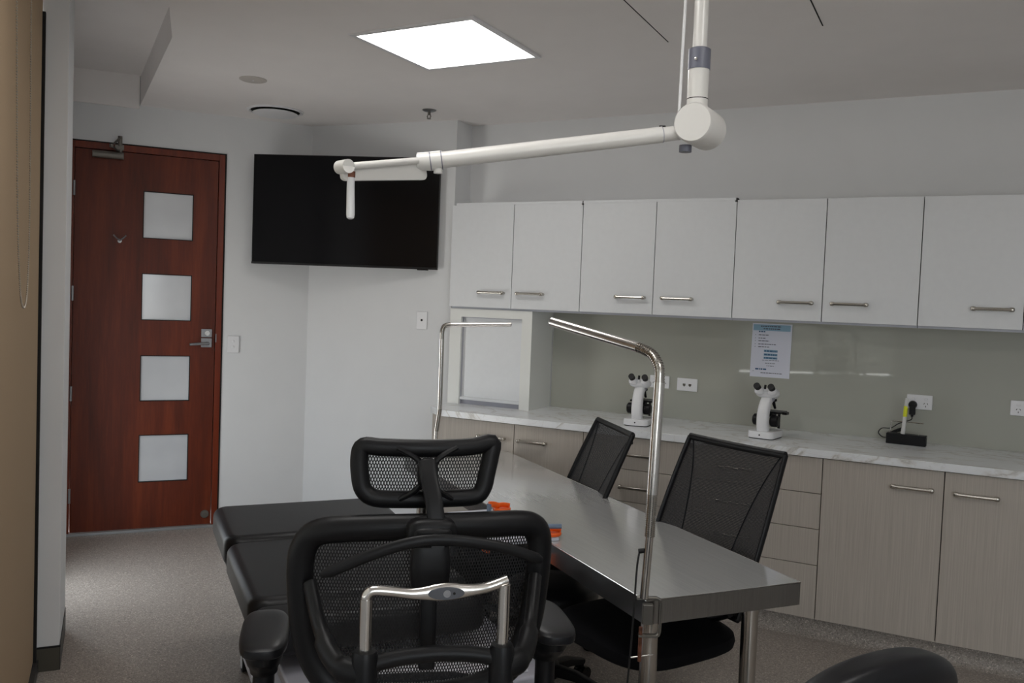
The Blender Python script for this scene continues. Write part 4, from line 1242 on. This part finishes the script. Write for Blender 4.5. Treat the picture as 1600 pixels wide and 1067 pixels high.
for x in (HXL, HXR):
    cb.lathe([(0.020, 0.800), (0.0245, 0.806), (0.0245, 0.876), (0.021, 0.886), (0.0125, 0.888)], 22, (x, HY, 0))
cb.tube(smooth_path([(HXL, HY, 0.855), (-0.07, HY + 0.01, 0.864), (0.0, HY + 0.014, 0.868), (0.07, HY + 0.01, 0.866), (HXR, HY, 0.858)], 6), 0.015, 14, rb=0.016, up=(0, 0, 1))
cb.build('lumbar_crossbar', 'black_plastic', t)
for s, x in ((-1, HXL), (1, HXR)):
    MB().tube(smooth_path([(x, HY, 0.842), (x + s * 0.035, HY + 0.012, 0.845), (x + s * 0.062, HY + 0.05, 0.86), (x + s * 0.085, HY + 0.11, 0.90), (x + s * 0.105, HY + 0.165, 0.965)], 6), [0.022] * 8 + [0.020] * 8 + [0.014] * 9, 14, rb=[0.026] * 8 + [0.022] * 8 + [0.018] * 9, up=(0, 0, 1)).build('side_bracket', 'black_plastic', t)
MB().pad((0, 0.06, 0.505), (0.26, 0.245, 0.042), 0.5, 0.6, 44, 14).build('seat', 'black_fabric', t)
MB().box(-0.14, 0.14, -0.12, 0.16, 0.40, 0.47).build('tilt_box', 'black_plastic', t, bevel=0.02)
for s in (-1, 1):
    x = s * 0.328
    pd = MB().pad((x, -0.048, 0.785), (0.053, 0.128, 0.019), 0.62, 0.55, 40, 14).build('arm_pad', 'black_vinyl', t)
    am = MB().tube([(x, -0.055, 0.775), (x, -0.055, 0.755), (x, -0.052, 0.735), (x, -0.05, 0.715), (x, -0.05, 0.70)], [0.045, 0.045, 0.040, 0.033, 0.030], 22, rb=[0.095, 0.092, 0.07, 0.045, 0.035], up=(0, 1, 0)).build('arm_shell', 'black_plastic', t)
    MB().tube(smooth_path([(x, -0.05, 0.71), (x, -0.05, 0.58), (x - s * 0.01, -0.04, 0.48), (x - s * 0.08, -0.01, 0.435), (x - s * 0.2, 0.0, 0.435)], 6), 0.024, 14, rb=0.030, up=(0, 1, 0)).build('arm_post', 'black_plastic', t)
star_base(t, 0.32, 'chrome', 0.1)

# ---- chair whose back shows in the lower right corner
p = Wp(1.255, 1.40)
t = thing('leather_chair', 'black leather chair, only its rounded back top shows at the lower right corner', 'chair', (p.x, p.y, 0), ROT + math.radians(4))
m = MB().pad((0, -0.265, 0.715), (0.235, 0.048, 0.232), 0.62, 0.42, 56, 28)
m.v = [(x, y + 0.5 * x * x - 0.12 * (z - 0.7), z - 0.05 * max(0.0, z - 0.78) / 0.16 * (x / 0.235) ** 2) for (x, y, z) in m.v]
m.build('backrest', 'black_vinyl', t, smooth=None)
MB().pad((0, 0.02, 0.47), (0.245, 0.235, 0.045), 0.5, 0.6, 44, 14).build('seat', 'black_vinyl', t)
MB().tube(smooth_path([(0, 0.0, 0.41), (0, -0.2, 0.40), (0, -0.27, 0.46), (0, -0.27, 0.58)], 6), 0.03, 10, rb=0.012).build('back_bar', 'black_plastic', t)
star_base(t, 0.30, rot=0.9)

# ================================================================== TREATMENT COUCH
p = Wp(0.80, 3.3)
t = thing('treatment_couch', 'black padded treatment couch in three sections left of the table', 'couch', (p.x, p.y, 0), ROT)
x0, x1 = 0.415 - 0.80, 1.178 - 0.80
def cushion(y0, y1, zt0, zt1, th, nm='cushion'):
    """soft slab, top height running from zt0 (near edge y0) to zt1 (far edge y1)"""
    hx, hy = (x1 - x0) / 2, (y1 - y0) / 2
    m = MB().prism(rrect(-hx, hx, -hy, hy, min(0.06, hy * 0.6), 6), -th / 2, th / 2)
    M = Matrix.Translation(((x0 + x1) / 2, (y0 + y1) / 2, (zt0 + zt1) / 2 - th / 2)) @ Matrix.Rotation(math.atan2(zt1 - zt0, y1 - y0), 4, 'X')
    return m.xform(M).build(nm, 'black_vinyl', t, smooth=70, bevel=0.038, seg=6)
cushion(0.198, 0.70, 0.592, 0.610, 0.13)
cushion(-0.472, 0.200, 0.566, 0.580, 0.13)
cushion(-0.640, -0.470, 0.550, 0.557, 0.12)
m = MB()
m.box(x0 + 0.02, x1 - 0.02, -0.62, 0.66, 0.44, 0.47)
m.build('deck', 'black_plastic', t, bevel=0.01)
MB().box(0.50 - 0.80, 1.30 - 0.80, -0.88, 0.48, 0.33, 0.372).build('base_frame', 'couch_grey', t, bevel=0.01)
MB().box(0.575 - 0.80, 1.23 - 0.80, -0.85, 0.44, 0.372, 0.380).build('base_cover', 'couch_white', t, bevel=0.003)
MB().box(-0.12, 0.12, -0.15, 0.25, 0.11, 0.335).build('pedestal', 'couch_white', t, bevel=0.02)
MB().box(-0.14, 0.14, -0.25, 0.35, 0.38, 0.445).build('lift_box', 'couch_white', t, bevel=0.01)
MB().box(-0.30, 0.32, -0.40, 0.37, 0.075, 0.115).build('foot_frame', 'couch_white', t, bevel=0.01)
for (cx, cy) in ((-0.28, -0.36), (0.30, -0.36), (-0.28, 0.33), (0.30, 0.33)):
    w_ = MB().cyl((cx - 0.014, cy, 0.04), (cx + 0.014, cy, 0.04), 0.04, n=20).build('caster', 'black_rubber', t)
    MB().cyl((cx - 0.0155, cy, 0.04), (cx + 0.0155, cy, 0.04), 0.026, n=16).box(cx - 0.01, cx + 0.01, cy - 0.01, cy + 0.01, 0.05, 0.08).build('hub', 'plastic_white', w_)
